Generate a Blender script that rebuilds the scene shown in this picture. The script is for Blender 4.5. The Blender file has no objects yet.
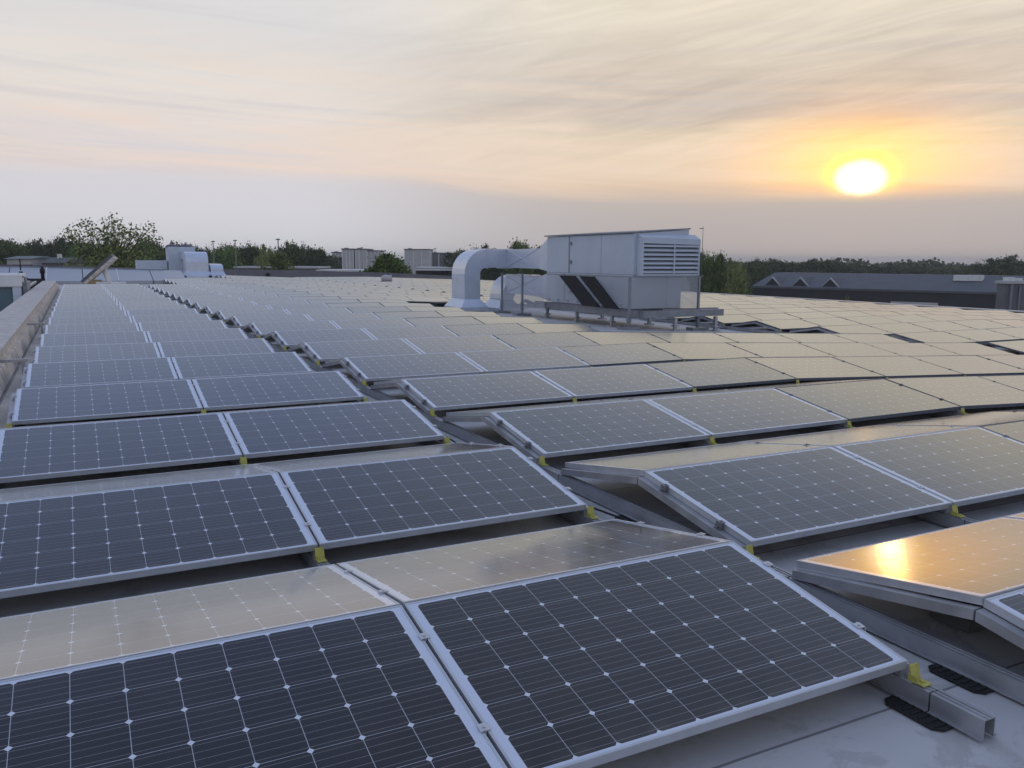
import bpy, math, random
from mathutils import Vector, Matrix
random.seed(7)
S = bpy.context.scene
COL = S.collection
R = math.radians
PI = math.pi

# ------------------------------------------------------------------ camera
# the array's ridge plane on the flat roof is z = 0; the roof lies 0.33 m below it
CAMP = Vector((-1.0477, -2.9694, 1.3309))
FPX, YAW, PITCH, ROLL = 842.6, 27.15, -8.44, 0.31
fw = Vector((math.sin(R(YAW))*math.cos(R(PITCH)), math.cos(R(YAW))*math.cos(R(PITCH)), math.sin(R(PITCH))))
r0 = Vector((math.cos(R(YAW)), -math.sin(R(YAW)), 0)); u0 = r0.cross(fw)
rt = r0*math.cos(R(ROLL)) + u0*math.sin(R(ROLL)); up = u0*math.cos(R(ROLL)) - r0*math.sin(R(ROLL))
cam = bpy.data.cameras.new('camera'); co = bpy.data.objects.new('camera', cam); COL.objects.link(co)
cam.sensor_width = 36; cam.lens = FPX/1024*36; cam.clip_start = 0.05; cam.clip_end = 20000
co.matrix_world = Matrix(((rt.x, up.x, -fw.x, CAMP.x), (rt.y, up.y, -fw.y, CAMP.y), (rt.z, up.z, -fw.z, CAMP.z), (0, 0, 0, 1)))
S.camera = co

# ------------------------------------------------------------------ world and sun
S.view_settings.view_transform = 'Standard'
try: S.view_settings.look = 'None'
except Exception: pass
S.view_settings.exposure = 0.18
S.view_settings.gamma = 1.0
SUN = Vector((0.75337, 0.65173, 0.08764)).normalized()
SEL, SAZ = math.asin(SUN.z), math.atan2(SUN.x, SUN.y)

def lin(c):
    f = lambda v: v/12.92 if v <= 0.04045 else ((v+0.055)/1.055)**2.4
    return tuple(f(v/255) for v in c) + (1,)

W = bpy.data.worlds.new('World'); S.world = W; W.use_nodes = True
nt = W.node_tree; nt.nodes.clear()
class G:
    """tiny node helper"""
    def __init__(s, nt): s.nt = nt; s.N = nt.nodes; s.L = nt.links
    def n(s, t, **k):
        o = s.N.new(t)
        for a, b in k.items(): setattr(o, a, b)
        return o
    def put(s, sock, v):
        if isinstance(v, bpy.types.NodeSocket): s.L.new(v, sock)
        elif v is not None: sock.default_value = v
    def m(s, op, a, b=None, c=None, clamp=False):
        o = s.n('ShaderNodeMath', operation=op, use_clamp=clamp)
        s.put(o.inputs[0], a); s.put(o.inputs[1], b); s.put(o.inputs[2], c)
        return o.outputs[0]
    def mix(s, f, a, b, blend='MIX'):
        o = s.n('ShaderNodeMix', data_type='RGBA', blend_type=blend)
        s.put(o.inputs[0], f); s.put(o.inputs[6], a); s.put(o.inputs[7], b)
        return o.outputs[2]
    def ramp(s, f, stops, interp='LINEAR'):
        o = s.n('ShaderNodeValToRGB'); s.put(o.inputs[0], f); cr = o.color_ramp; cr.interpolation = interp
        while len(cr.elements) < len(stops): cr.elements.new(0.5)
        for e, (p, c) in zip(cr.elements, stops): e.position = p; e.color = c
        return o.outputs[0]
    def rng(s, v, a, b, c=0.0, d=1.0, smooth=True):
        o = s.n('ShaderNodeMapRange', interpolation_type='SMOOTHSTEP' if smooth else 'LINEAR')
        for i, q in enumerate((v, a, b, c, d)): s.put(o.inputs[i], q)
        return o.outputs[0]
    def noise(s, vec, scale, detail=3, rough=0.5, dist=0.0):
        o = s.n('ShaderNodeTexNoise'); s.put(o.inputs['Vector'], vec)
        o.inputs['Scale'].default_value = scale; o.inputs['Detail'].default_value = detail
        o.inputs['Roughness'].default_value = rough; o.inputs['Distortion'].default_value = dist
        return o.outputs[0]
    def comb(s, x, y, z):
        o = s.n('ShaderNodeCombineXYZ'); s.put(o.inputs[0], x); s.put(o.inputs[1], y); s.put(o.inputs[2], z); return o.outputs[0]
    def sep(s, v):
        o = s.n('ShaderNodeSeparateXYZ'); s.put(o.inputs[0], v); return o.outputs

g = G(nt)
tc = g.n('ShaderNodeTexCoord')
dx, dy, dz = g.sep(tc.outputs['Generated'])
hl = g.m('SQRT', g.m('ADD', g.m('MULTIPLY', dx, dx), g.m('MULTIPLY', dy, dy)))
hl = g.m('MAXIMUM', hl, 0.001)
sx, sy = math.sin(SAZ), math.cos(SAZ)
ca = g.m('DIVIDE', g.m('ADD', g.m('MULTIPLY', dx, sx), g.m('MULTIPLY', dy, sy)), hl)       # cos of azimuth from the sun
sa = g.m('DIVIDE', g.m('SUBTRACT', g.m('MULTIPLY', dx, sy), g.m('MULTIPLY', dy, sx)), hl)  # signed sine, + to the right
# warp the height a little with broad noise, streaks leaning up to the right
az = g.m('ARCTAN2', sa, ca)
tilt = g.m('SUBTRACT', dz, g.m('MULTIPLY', az, g.rng(az, -0.55, 0.0, -0.055, 0.13)))
wv = g.comb(g.m('MULTIPLY', az, 2.2), g.m('MULTIPLY', tilt, 15.0), 3.7)
warp = g.noise(wv, 1.3, 4, 0.55, 0.4)
above = g.rng(dz, 0.055, 0.10)
leftness = g.rng(az, -0.1, -0.9)
zz = g.m('ADD', dz, g.m('MULTIPLY', g.m('SUBTRACT', warp, 0.5), g.m('MULTIPLY_ADD', above, 0.05, 0.005)))
zz = g.m('ADD', zz, g.m('MULTIPLY', leftness, -0.024))
rL = g.ramp(zz, [(0.0, lin((210,210,216))), (0.035, lin((213,212,218))), (0.062, lin((214,211,216))), (0.082, lin((226,213,209))),
                 (0.10, lin((219,213,215))), (0.135, lin((230,221,215))), (0.17, lin((226,221,217))), (0.21, lin((219,217,217))),
                 (0.28, lin((222,220,220))), (0.35, lin((184,192,209))), (0.43, lin((147,163,200))), (1.0, lin((144,158,190)))])
rS = g.ramp(zz, [(0.0, lin((178,172,172))), (0.04, lin((182,175,174))), (0.062, lin((190,180,175))), (0.080, lin((222,196,172))),
                 (0.10, lin((230,208,180))), (0.13, lin((222,206,180))), (0.16, lin((206,192,178))), (0.20, lin((211,198,183))),
                 (0.25, lin((228,217,199))), (0.345, lin((236,224,202))), (0.395, lin((196,198,204))), (0.46, lin((166,177,198))), (1.0, lin((144,158,190)))])
f = g.rng(ca, 0.80, 0.995)
sky = g.mix(f, rL, rS)
# pink-lit bands low in the sky
st2 = g.noise(g.comb(g.m('MULTIPLY', az, 1.4), g.m('MULTIPLY', g.m('ADD', dz, g.m('MULTIPLY', az, 0.05)), 34.0), 5.5), 1.0, 5, 0.6, 0.5)
b2 = g.m('MULTIPLY', g.rng(st2, 0.42, 0.62), g.m('MULTIPLY', g.rng(zz, 0.062, 0.085), g.rng(zz, 0.24, 0.13)))
sky = g.mix(g.m('MULTIPLY', b2, 0.6), sky, lin((238,216,198)))
b3 = g.m('MULTIPLY', g.rng(st2, 0.50, 0.36), g.m('MULTIPLY', g.rng(zz, 0.062, 0.085), g.rng(zz, 0.30, 0.16)))
sky = g.mix(g.m('MULTIPLY', b3, 0.35), sky, lin((196,190,194)))
# fine cirrus streaks
st = g.noise(g.comb(g.m('MULTIPLY', az, 5.0), g.m('MULTIPLY', g.m('SUBTRACT', dz, g.m('MULTIPLY', az, 0.16)), 42.0), 1.0), 1.0, 6, 0.6, 1.2)
stamp = g.m('MULTIPLY', g.rng(dz, 0.07, 0.16), g.m('MULTIPLY_ADD', f, 0.24, 0.04))
stg = g.m('ADD', 1.0, g.m('MULTIPLY', g.m('SUBTRACT', st, 0.5), g.m('MULTIPLY', stamp, 2.0)))
stg = g.m('MULTIPLY', stg, g.rng(dz, 0.28, 0.45, 0.90, 1.0))
mul = g.n('ShaderNodeVectorMath', operation='SCALE'); g.put(mul.inputs[0], sky); g.put(mul.inputs['Scale'], stg)
sky = mul.outputs[0]
# sun behind thin cloud: a squashed bright core and a warm halo, cut below by the haze bank
ez = g.m('SUBTRACT', dz, SUN.z)
ez2 = g.m('ADD', ez, g.m('MULTIPLY', g.m('ABSOLUTE', sa), 0.35))       # lower half narrows downwards
ell = lambda a, b, e=ez: g.m('SQRT', g.m('ADD', g.m('POWER', g.m('DIVIDE', sa, a), 2.0), g.m('POWER', g.m('DIVIDE', e, b), 2.0)))
front = g.m('GREATER_THAN', ca, 0.0)
wob = g.m('MULTIPLY', g.m('SUBTRACT', g.noise(tc.outputs['Generated'], 26, 3), 0.5), 0.5)
core = g.m('MULTIPLY', g.rng(g.m('ADD', ell(0.027, 0.019), wob), 1.15, 0.6), front)
halo = g.m('MULTIPLY', g.rng(g.m('ADD', ell(0.041, 0.028), wob), 1.2, 0.45), front)
wide = g.m('MULTIPLY', g.m('EXPONENT', g.m('MULTIPLY', g.m('POWER', ell(0.088, 0.044, g.m('SUBTRACT', ez, 0.014)), 1.7), -1.0)), front)
cut = g.rng(dz, SUN.z-0.030, SUN.z+0.004)
def add(a, c, fac):
    v = g.n('ShaderNodeVectorMath', operation='SCALE'); v.inputs[0].default_value = c; g.put(v.inputs['Scale'], fac)
    o = g.n('ShaderNodeVectorMath', operation='ADD'); g.put(o.inputs[0], a); g.L.new(v.outputs[0], o.inputs[1]); return o.outputs[0]
sky = add(sky, (0.95, 0.27, -0.20), g.m('MULTIPLY', wide, cut))
sky = add(sky, (0.60, 0.42, -0.03), g.m('MULTIPLY', halo, cut))
sky = add(sky, (0.8, 0.75, 0.85), g.m('MULTIPLY', core, g.rng(dz, SUN.z-0.030, SUN.z-0.014)))
peak = g.m('MULTIPLY', g.m('EXPONENT', g.m('MULTIPLY', g.m('POWER', ell(0.0060, 0.0100), 2.0), -1.0)), front)
sky = add(sky, (8.5, 4.3, 0.35), g.m('MULTIPLY', peak, g.rng(dz, SUN.z-0.026, SUN.z-0.014)))
dk_ = g.n('ShaderNodeVectorMath', operation='SCALE'); g.put(dk_.inputs[0], sky)
g.put(dk_.inputs['Scale'], g.m('ADD', 1.0, g.m('MULTIPLY', g.rng(ca, 0.25, -0.9), g.m('MULTIPLY', g.rng(dz, 0.75, 0.2), -0.18))))
sky = dk_.outputs[0]       # the side away from the sun is dimmer
nish = g.n('ShaderNodeTexSky', sky_type='NISHITA'); nish.sun_disc = False
nish.sun_elevation = SEL; nish.sun_rotation = SAZ
bg1 = g.n('ShaderNodeBackground'); g.L.new(sky, bg1.inputs[0]); bg1.inputs[1].default_value = 1.0
bg2 = g.n('ShaderNodeBackground'); g.L.new(nish.outputs[0], bg2.inputs[0]); bg2.inputs[1].default_value = 0.0008
ad = g.n('ShaderNodeAddShader'); g.L.new(bg1.outputs[0], ad.inputs[0]); g.L.new(bg2.outputs[0], ad.inputs[1])
wo = g.n('ShaderNodeOutputWorld'); g.L.new(ad.outputs[0], wo.inputs[0])

sl = bpy.data.lights.new('sun', 'SUN'); so = bpy.data.objects.new('sun', sl); COL.objects.link(so)
sl.energy = 0.008; sl.angle = R(1.5); sl.color = (1.0, 0.5, 0.12)
so.rotation_euler = (-SUN).to_track_quat('-Z', 'Y').to_euler()

# ------------------------------------------------------------------ materials
def mat(name, col, rough=0.6, metal=0.0, var=0.0, vs=3.0, bump=0.0, bs=40.0, spec=0.5):
    m = bpy.data.materials.new(name); m.use_nodes = True
    g = G(m.node_tree); b = m.node_tree.nodes['Principled BSDF']
    b.inputs['Roughness'].default_value = rough; b.inputs['Metallic'].default_value = metal
    b.inputs['Specular IOR Level'].default_value = spec
    c = tuple(col) + (1,)
    b.inputs['Base Color'].default_value = c
    tcn = g.n('ShaderNodeTexCoord')
    if var:
        n = g.noise(tcn.outputs['Object'], vs, 5, 0.6)
        lo = tuple(v*(1-var) for v in col)+(1,); hi = tuple(min(1, v*(1+var)) for v in col)+(1,)
        g.L.new(g.mix(g.rng(n, 0.3, 0.7), lo, hi), b.inputs['Base Color'])
        g.put(b.inputs['Roughness'], g.rng(n, 0.2, 0.8, rough*0.85, min(1, rough*1.15)))
    if bump:
        bn = g.n('ShaderNodeBump'); bn.inputs['Strength'].default_value = bump; bn.inputs['Distance'].default_value = 0.01
        g.L.new(g.noise(tcn.outputs['Object'], bs, 3), bn.inputs['Height']); g.L.new(bn.outputs[0], b.inputs['Normal'])
    return m

M = {}
M['alu'] = mat('anodised_aluminium', (0.55, 0.575, 0.61), 0.42, 0.5, 0.06, 8)
M['clamp'] = mat('clamp_metal', (0.62, 0.63, 0.66), 0.4, 0.5)
M['clamp_dark'] = mat('clamp_metal_dark', (0.22, 0.225, 0.24), 0.5, 0.4)
M['alu_dark'] = mat('dark_anodised_frame', (0.17, 0.185, 0.21), 0.4, 0.5, 0.06, 8)
M['rail'] = mat('galvanised_rail', (0.42, 0.43, 0.45), 0.45, 0.55, 0.12, 6)
M['yellow'] = mat('yellow_plastic', (0.50, 0.47, 0.11), 0.5, 0, 0.12, 30)
M['rubber'] = mat('black_rubber', (0.018, 0.018, 0.018), 0.75, 0, 0.2, 30, 0.4, 120)
M['back'] = mat('panel_backsheet', (0.55, 0.54, 0.52), 0.6, 0, 0.05, 2)
M['concrete'] = mat('weathered_concrete', (0.62, 0.56, 0.49), 0.9, 0, 0.25, 5, 0.3, 30)
M['coping'] = mat('pale_coping', (0.60, 0.555, 0.51), 0.85, 0, 0.16, 5, 0.4, 40)
M['cant'] = mat('cant_strip_membrane', (0.60, 0.55, 0.49), 0.85, 0, 0.15, 2)
M['duct'] = mat('galvanised_duct', (0.60, 0.66, 0.76), 0.33, 0.5, 0.05, 2.5)
M['cabinet'] = mat('painted_cabinet', (0.52, 0.585, 0.665), 0.5, 0.0, 0.05, 1.2)
M['cabinet_dark'] = mat('dark_trim', (0.12, 0.13, 0.15), 0.6)
M['steel'] = mat('grey_steel', (0.25, 0.27, 0.30), 0.5, 0.4, 0.15, 4)
M['black'] = mat('near_black_board', (0.022, 0.023, 0.026), 0.6, 0, 0.1, 5, spec=0.2)
M['white'] = mat('white_sheet', (0.72, 0.72, 0.70), 0.6, 0, 0.08, 2)
M['brick'] = mat('dark_brick', (0.10, 0.055, 0.045), 0.9, 0, 0.2, 1.5)
M['greyroof'] = mat('grey_roof_sheet', (0.13, 0.14, 0.155), 0.8, 0, 0.12, 0.4, spec=0.2)
M['greywall'] = mat('grey_wall', (0.17, 0.17, 0.18), 0.85, 0, 0.12, 0.5, spec=0.2)
M['darkwall'] = mat('charcoal_wall', (0.06, 0.06, 0.065), 0.85, 0, 0.1, 0.5, spec=0.2)
M['window'] = mat('window_glass', (0.03, 0.035, 0.04), 0.15)
M['palewall'] = mat('pale_cladding', (0.54, 0.54, 0.55), 0.8, 0, 0.08, 0.3, spec=0.2)
M['rust'] = mat('rusty_red', (0.16, 0.06, 0.045), 0.8)
M['teal'] = mat('grey_green_cladding', (0.10, 0.16, 0.185), 0.6, 0, 0.08, 2)
M['wood'] = mat('bare_wood', (0.34, 0.25, 0.13), 0.8, 0, 0.15, 10)
M['bark'] = mat('bark', (0.06, 0.048, 0.036), 0.95)
M['ground'] = mat('ground_cover', (0.05, 0.06, 0.035), 0.95, 0, 0.4, 0.02)
M['asphalt'] = mat('asphalt', (0.05, 0.05, 0.052), 0.9, 0, 0.15, 0.3)
M['pole'] = mat('pole_metal', (0.16, 0.17, 0.18), 0.6)

def leafmat(name, c):
    m = bpy.data.materials.new(name); m.use_nodes = True; g = G(m.node_tree); b = m.node_tree.nodes['Principled BSDF']
    oi = g.n('ShaderNodeObjectInfo'); ge = g.n('ShaderNodeTexCoord')
    n = g.noise(ge.outputs['Object'], 0.9, 3)
    c1 = tuple(v*0.6 for v in c)+(1,); c2 = tuple(v*1.5 for v in c)+(1,)
    a = g.mix(g.rng(n, 0.3, 0.7), c1, c2)
    k = g.m('MULTIPLY_ADD', oi.outputs['Random'], 0.5, 0.75)
    v = g.n('ShaderNodeVectorMath', operation='SCALE'); g.L.new(a, v.inputs[0]); g.L.new(k, v.inputs['Scale'])
    g.L.new(v.outputs[0], b.inputs['Base Color']); b.inputs['Roughness'].default_value = 0.8
    b.inputs['Specular IOR Level'].default_value = 0.2
    return m
M['leaf_dark'] = leafmat('foliage_dark', (0.07, 0.10, 0.035))
M['leaf_mid'] = leafmat('foliage_green', (0.115, 0.17, 0.045))
M['leaf_warm'] = leafmat('foliage_olive', (0.19, 0.225, 0.075))

ANI = 0.5
# solar glass: UVs are metres on the module
def cellmat(name='solar_glass', margin=(0.66, 0.72, 0.83, 1)):
    m = bpy.data.materials.new(name); m.use_nodes = True; g = G(m.node_tree); b = m.node_tree.nodes['Principled BSDF']
    uv = g.n('ShaderNodeUVMap'); x, y, _ = g.sep(uv.outputs[0])
    px, py = 0.1572, 0.1578
    u = g.m('DIVIDE', g.m('ADD', x, 5*px), px); v = g.m('DIVIDE', g.m('SUBTRACT', y, 0.495-3*py), py)
    fu = g.m('SUBTRACT', g.m('FRACT', u), 0.5); fv = g.m('SUBTRACT', g.m('FRACT', v), 0.5)
    au = g.m('ABSOLUTE', fu); av = g.m('ABSOLUTE', fv)
    inu = g.m('MULTIPLY', g.m('GREATER_THAN', u, 0.0), g.m('LESS_THAN', u, 10.0))
    inv = g.m('MULTIPLY', g.m('GREATER_THAN', v, 0.0), g.m('LESS_THAN', v, 6.0))
    inside = g.m('MULTIPLY', inu, inv)
    # cell shape: square with cut corners
    cell = g.m('MULTIPLY', g.m('LESS_THAN', au, 0.4932), g.m('LESS_THAN', av, 0.4945))
    cell = g.m('MULTIPLY', cell, g.m('LESS_THAN', g.m('ADD', au, av), 0.924))
    cell = g.m('MULTIPLY', cell, inside)
    # five bus bars along the long side
    bb = g.m('ABSOLUTE', g.m('SUBTRACT', g.m('FRACT', g.m('MULTIPLY', v, 5.0)), 0.5))
    bus = g.m('LESS_THAN', bb, 0.034)
    cid = g.n('ShaderNodeTexWhiteNoise', noise_dimensions='3D')
    oi = g.n('ShaderNodeObjectInfo')
    g.L.new(g.comb(g.m('FLOOR', u), g.m('FLOOR', v), oi.outputs['Random']), cid.inputs['Vector'])
    cc = g.mix(cid.outputs[0], (0.008, 0.008, 0.0125, 1), (0.015, 0.0135, 0.018, 1))
    tcn = g.n('ShaderNodeTexCoord')
    dust = g.noise(tcn.outputs['Object'], 2.3, 6, 0.65)
    cc = g.mix(g.rng(dust, 0.35, 0.8, 0.0, 0.045), cc, (0.30, 0.28, 0.25, 1))
    seed = g.m('MULTIPLY', oi.outputs['Random'], 37.0)
    low = g.m('MULTIPLY', g.rng(y, 0.10, 0.012), g.rng(g.noise(g.comb(g.m('MULTIPLY', x, 9.0), g.m('MULTIPLY', y, 2.0), seed), 1.0, 4), 0.35, 0.7, 0.05, 0.5))
    cc = g.mix(g.m('MULTIPLY', low, 0.35), cc, (0.30, 0.27, 0.23, 1))
    sp = g.n('ShaderNodeTexVoronoi', feature='F1', distance='EUCLIDEAN'); sp.inputs['Scale'].default_value = 3.1; g.L.new(g.comb(x, y, seed), sp.inputs['Vector'])
    spot = g.m('MULTIPLY', g.m('LESS_THAN', sp.outputs['Distance'], 0.022), g.m('GREATER_THAN', g.sep(sp.outputs['Color'])[0], 0.82))
    cc = g.mix(g.m('MULTIPLY', spot, 0.7), cc, (0.5, 0.48, 0.43, 1))
    cc = g.mix(g.m('MULTIPLY', bus, 0.85), cc, (0.21, 0.21, 0.215, 1))
    dia = g.m('GREATER_THAN', g.m('ADD', au, av), 0.924)
    gapc = g.mix(dia, (0.47, 0.50, 0.54, 1), (0.72, 0.77, 0.84, 1))
    base = g.mix(cell, g.mix(inside, margin, gapc), cc)
    g.L.new(base, b.inputs['Base Color'])
    g.put(b.inputs['Roughness'], g.rng(dust, 0.2, 0.8, 0.09, 0.13))
    b.inputs['IOR'].default_value = 1.5
    # added gloss lifts low-angle reflection above clear glass; dust noise varies its roughness
    gl = g.n('ShaderNodeBsdfGlossy'); g.put(gl.inputs['Roughness'], g.rng(dust, 0.2, 0.8, 0.09, 0.125)); gl.inputs['Color'].default_value = (0.90, 0.95, 1.0, 1)
    gl.inputs['Anisotropy'].default_value = ANI
    tg = g.n('ShaderNodeTangent', direction_type='UV_MAP'); g.L.new(tg.outputs[0], gl.inputs['Tangent'])
    lw = g.n('ShaderNodeLayerWeight'); lw.inputs['Blend'].default_value = 0.5
    fac = g.m('MULTIPLY', g.m('POWER', lw.outputs['Facing'], 4.6), 0.76)
    mx = g.n('ShaderNodeMixShader'); g.L.new(fac, mx.inputs[0]); g.L.new(b.outputs[0], mx.inputs[1]); g.L.new(gl.outputs[0], mx.inputs[2])
    g.L.new(mx.outputs[0], m.node_tree.nodes['Material Output'].inputs[0])
    return m
M['cell'] = cellmat()
M['cell_dark'] = cellmat('solar_glass_dark_margin', (0.035, 0.036, 0.042, 1))

def roofmat():
    m = bpy.data.materials.new('roof_membrane'); m.use_nodes = True; g = G(m.node_tree); b = m.node_tree.nodes['Principled BSDF']
    tcn = g.n('ShaderNodeTexCoord'); P = tcn.outputs['Object']; x, y, z = g.sep(P)
    n1 = g.noise(P, 0.5, 6, 0.65); n2 = g.noise(P, 5, 6, 0.7); n3 = g.noise(P, 0.9, 3, 0.6, 1.5)
    c = g.mix(g.rng(n1, 0.3, 0.7), (0.50, 0.50, 0.50, 1), (0.62, 0.61, 0.60, 1))
    c = g.mix(g.rng(n3, 0.55, 0.72, 0, 0.35), c, (0.25, 0.20, 0.155, 1))
    c = g.mix(g.rng(n2, 0.55, 0.8, 0, 0.4), c, (0.19, 0.18, 0.17, 1))
    n4 = g.noise(P, 2.1, 8, 0.75, 0.6); c = g.mix(g.rng(n4, 0.52, 0.60, 0, 0.38), c, (0.28, 0.27, 0.26, 1))
    # welded seams every 1.5 m across, butt seams every 7 m along
    wy = g.m('ADD', y, g.m('MULTIPLY', g.noise(P, 0.7, 2), 0.03))
    s = g.m('ABSOLUTE', g.m('SUBTRACT', g.m('FRACT', g.m('DIVIDE', g.m('ADD', wy, 31.73), 1.5)), 0.5))
    seam = g.m('LESS_THAN', s, 0.0042)
    s2 = g.m('ABSOLUTE', g.m('SUBTRACT', g.m('FRACT', g.m('DIVIDE', g.m('ADD', x, 40.3), 7.0)), 0.5))
    seam = g.m('MAXIMUM', seam, g.m('LESS_THAN', s2, 0.0008))
    c = g.mix(g.m('MULTIPLY', seam, 0.7), c, (0.10, 0.10, 0.10, 1))
    g.L.new(c, b.inputs['Base Color']); g.put(b.inputs['Roughness'], g.rng(n1, 0.3, 0.7, 0.5, 0.75))
    band = g.rng(s, 0.0, 0.04, 1.0, 0.0, False)
    h = g.m('ADD', g.m('MULTIPLY', n2, 0.4), band)
    bn = g.n('ShaderNodeBump'); bn.inputs['Strength'].default_value = 0.35; bn.inputs['Distance'].default_value = 0.01
    g.L.new(h, bn.inputs['Height']); g.L.new(bn.outputs[0], b.inputs['Normal'])
    return m
M['roof'] = roofmat()

def meshmat():
    m = bpy.data.materials.new('wire_mesh'); m.use_nodes = True; g = G(m.node_tree); nt = m.node_tree; b = nt.nodes['Principled BSDF']
    b.inputs['Base Color'].default_value = (0.5, 0.53, 0.57, 1); b.inputs['Roughness'].default_value = 0.5
    tr = g.n('ShaderNodeBsdfTransparent'); mx = g.n('ShaderNodeMixShader')
    tcn = g.n('ShaderNodeTexCoord'); x, y, z = g.sep(tcn.outputs['Object'])
    q = g.m('ADD', x, y)
    a = g.m('LESS_THAN', g.m('FRACT', g.m('MULTIPLY', q, 30.0)), 0.2)
    c = g.m('LESS_THAN', g.m('FRACT', g.m('MULTIPLY', z, 30.0)), 0.2)
    g.L.new(g.m('MAXIMUM', a, c), mx.inputs[0]); g.L.new(tr.outputs[0], mx.inputs[1]); g.L.new(b.outputs[0], mx.inputs[2])
    g.L.new(mx.outputs[0], nt.nodes['Material Output'].inputs[0])
    return m
M['mesh'] = meshmat()

# ------------------------------------------------------------------ mesh helpers
class MB:
    def __init__(s): s.v = []; s.f = []; s.mi = []; s.uv = {}; s.sm = []
    def quad(s, pts, mi=0, uv=None, smooth=False):
        k = len(s.v); s.v += [tuple(p) for p in pts]; s.f.append(tuple(range(k, k+len(pts)))); s.mi.append(mi); s.sm.append(smooth)
        if uv: s.uv[len(s.f)-1] = uv
    def hexa(s, p, mi=0):     # p: 8 points, bottom four then top four, both counter-clockwise
        k = len(s.v); s.v += [tuple(q) for q in p]
        for f in ((3,2,1,0), (4,5,6,7), (0,1,5,4), (1,2,6,5), (2,3,7,6), (3,0,4,7)):
            s.f.append(tuple(k+i for i in f)); s.mi.append(mi); s.sm.append(False)
    def box(s, x0, x1, y0, y1, z0, z1, mi=0, mx=None):
        p = [(x0,y0,z0),(x1,y0,z0),(x1,y1,z0),(x0,y1,z0),(x0,y0,z1),(x1,y0,z1),(x1,y1,z1),(x0,y1,z1)]
        if mx is not None: p = [tuple(mx @ Vector(q)) for q in p]
        s.hexa(p, mi)
    def tube(s, pts, rad, n=10, mi=0, cap=True, smooth=True):
        rings = []; m = len(pts)
        for i, p in enumerate(pts):
            p = Vector(p); a = Vector(pts[max(0, i-1)]); b = Vector(pts[min(m-1, i+1)]); t = (b-a).normalized()
            q = Vector((0,0,1)) if abs(t.z) < 0.9 else Vector((1,0,0))
            e1 = t.cross(q).normalized(); e2 = t.cross(e1)
            r = rad[i] if isinstance(rad, (list, tuple)) else rad
            k = len(s.v); rings.append(k)
            for j in range(n):
                w = 2*PI*j/n; s.v.append(tuple(p + e1*(r*math.cos(w)) + e2*(r*math.sin(w))))
        for a, b in zip(rings, rings[1:]):
            for j in range(n):
                s.f.append((a+j, a+(j+1)%n, b+(j+1)%n, b+j)); s.mi.append(mi); s.sm.append(smooth)
        if cap:
            s.f.append(tuple(rings[0]+j for j in reversed(range(n)))); s.mi.append(mi); s.sm.append(False)
            s.f.append(tuple(rings[-1]+j for j in range(n))); s.mi.append(mi); s.sm.append(False)
    def loft(s, secs, mi=0, cap=True):   # secs: list of 4-point rectangles
        ks = []
        for q in secs: ks.append(len(s.v)); s.v += [tuple(p) for p in q]
        for a, b in zip(ks, ks[1:]):
            for j in range(4): s.f.append((a+j, a+(j+1)%4, b+(j+1)%4, b+j)); s.mi.append(mi); s.sm.append(False)
        if cap:
            s.f.append((ks[0]+3, ks[0]+2, ks[0]+1, ks[0])); s.f.append((ks[-1], ks[-1]+1, ks[-1]+2, ks[-1]+3)); s.mi += [mi, mi]; s.sm += [False, False]
    def mesh(s, name, mats):
        me = bpy.data.meshes.new(name); me.from_pydata(s.v, [], s.f)
        for m in (mats if isinstance(mats, (list, tuple)) else [mats]): me.materials.append(m)
        me.polygons.foreach_set('material_index', s.mi); me.polygons.foreach_set('use_smooth', s.sm)
        if s.uv:
            ul = me.uv_layers.new(name='UVMap')
            for fi, uv in s.uv.items():
                ls = me.polygons[fi].loop_start
                for j, q in enumerate(uv): ul.data[ls+j].uv = q
        me.update(); return me
    def obj(s, name, mats, parent=None, bevel=0, loc=None, fix=True):
        me = s.mesh(name, mats)
        if fix:
            import bmesh
            bm = bmesh.new(); bm.from_mesh(me); bmesh.ops.recalc_face_normals(bm, faces=bm.faces); bm.to_mesh(me); bm.free()
        return link(name, me, parent, bevel, loc)
def link(name, me, parent=None, bevel=0, loc=None):
    o = bpy.data.objects.new(name, me); COL.objects.link(o)
    if parent: o.parent = parent
    if loc: o.location = loc
    if bevel:
        b = o.modifiers.new('bevel', 'BEVEL'); b.width = bevel; b.segments = 2; b.limit_method = 'ANGLE'
    return o
def tag(o, label=None, cat=None, group=None, kind=None):
    if label: o['label'] = label
    if cat: o['category'] = cat
    if group: o['group'] = group
    if kind: o['kind'] = kind
    return o
def empty(name, label, cat, loc=(0,0,0), rz=0, group=None, mw=None):
    o = bpy.data.objects.new(name, None); COL.objects.link(o); o.empty_display_size = 0.2
    if mw is not None: o.matrix_world = mw
    else: o.location = loc; o.rotation_euler = (0, 0, rz)
    return tag(o, label, cat, group)
ORD = ['first','second','third','fourth','fifth','sixth','seventh','eighth','ninth','tenth','eleventh','twelfth','thirteenth','fourteenth','fifteenth',
       'sixteenth','seventeenth','eighteenth','nineteenth','twentieth','twenty-first','twenty-second','twenty-third','twenty-fourth','twenty-fifth',
       'twenty-sixth','twenty-seventh','twenty-eighth','twenty-ninth','thirtieth','thirty-first','thirty-second','thirty-third','thirty-fourth','thirty-fifth']

def proj(p):
    d = Vector(p) - CAMP; z = d.dot(fw)
    return 512 + FPX*d.dot(rt)/z, 384 - FPX*d.dot(up)/z, z
def at(u, v, D=None, z=None):
    """world point on the ray of a photo pixel, at forward depth D or at height z (used to measure places)"""
    d = fw*FPX + rt*(u-512) + up*(384-v)
    t = (D/ FPX) if D is not None else (z-CAMP.z)/d.z
    return CAMP + d*t

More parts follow.
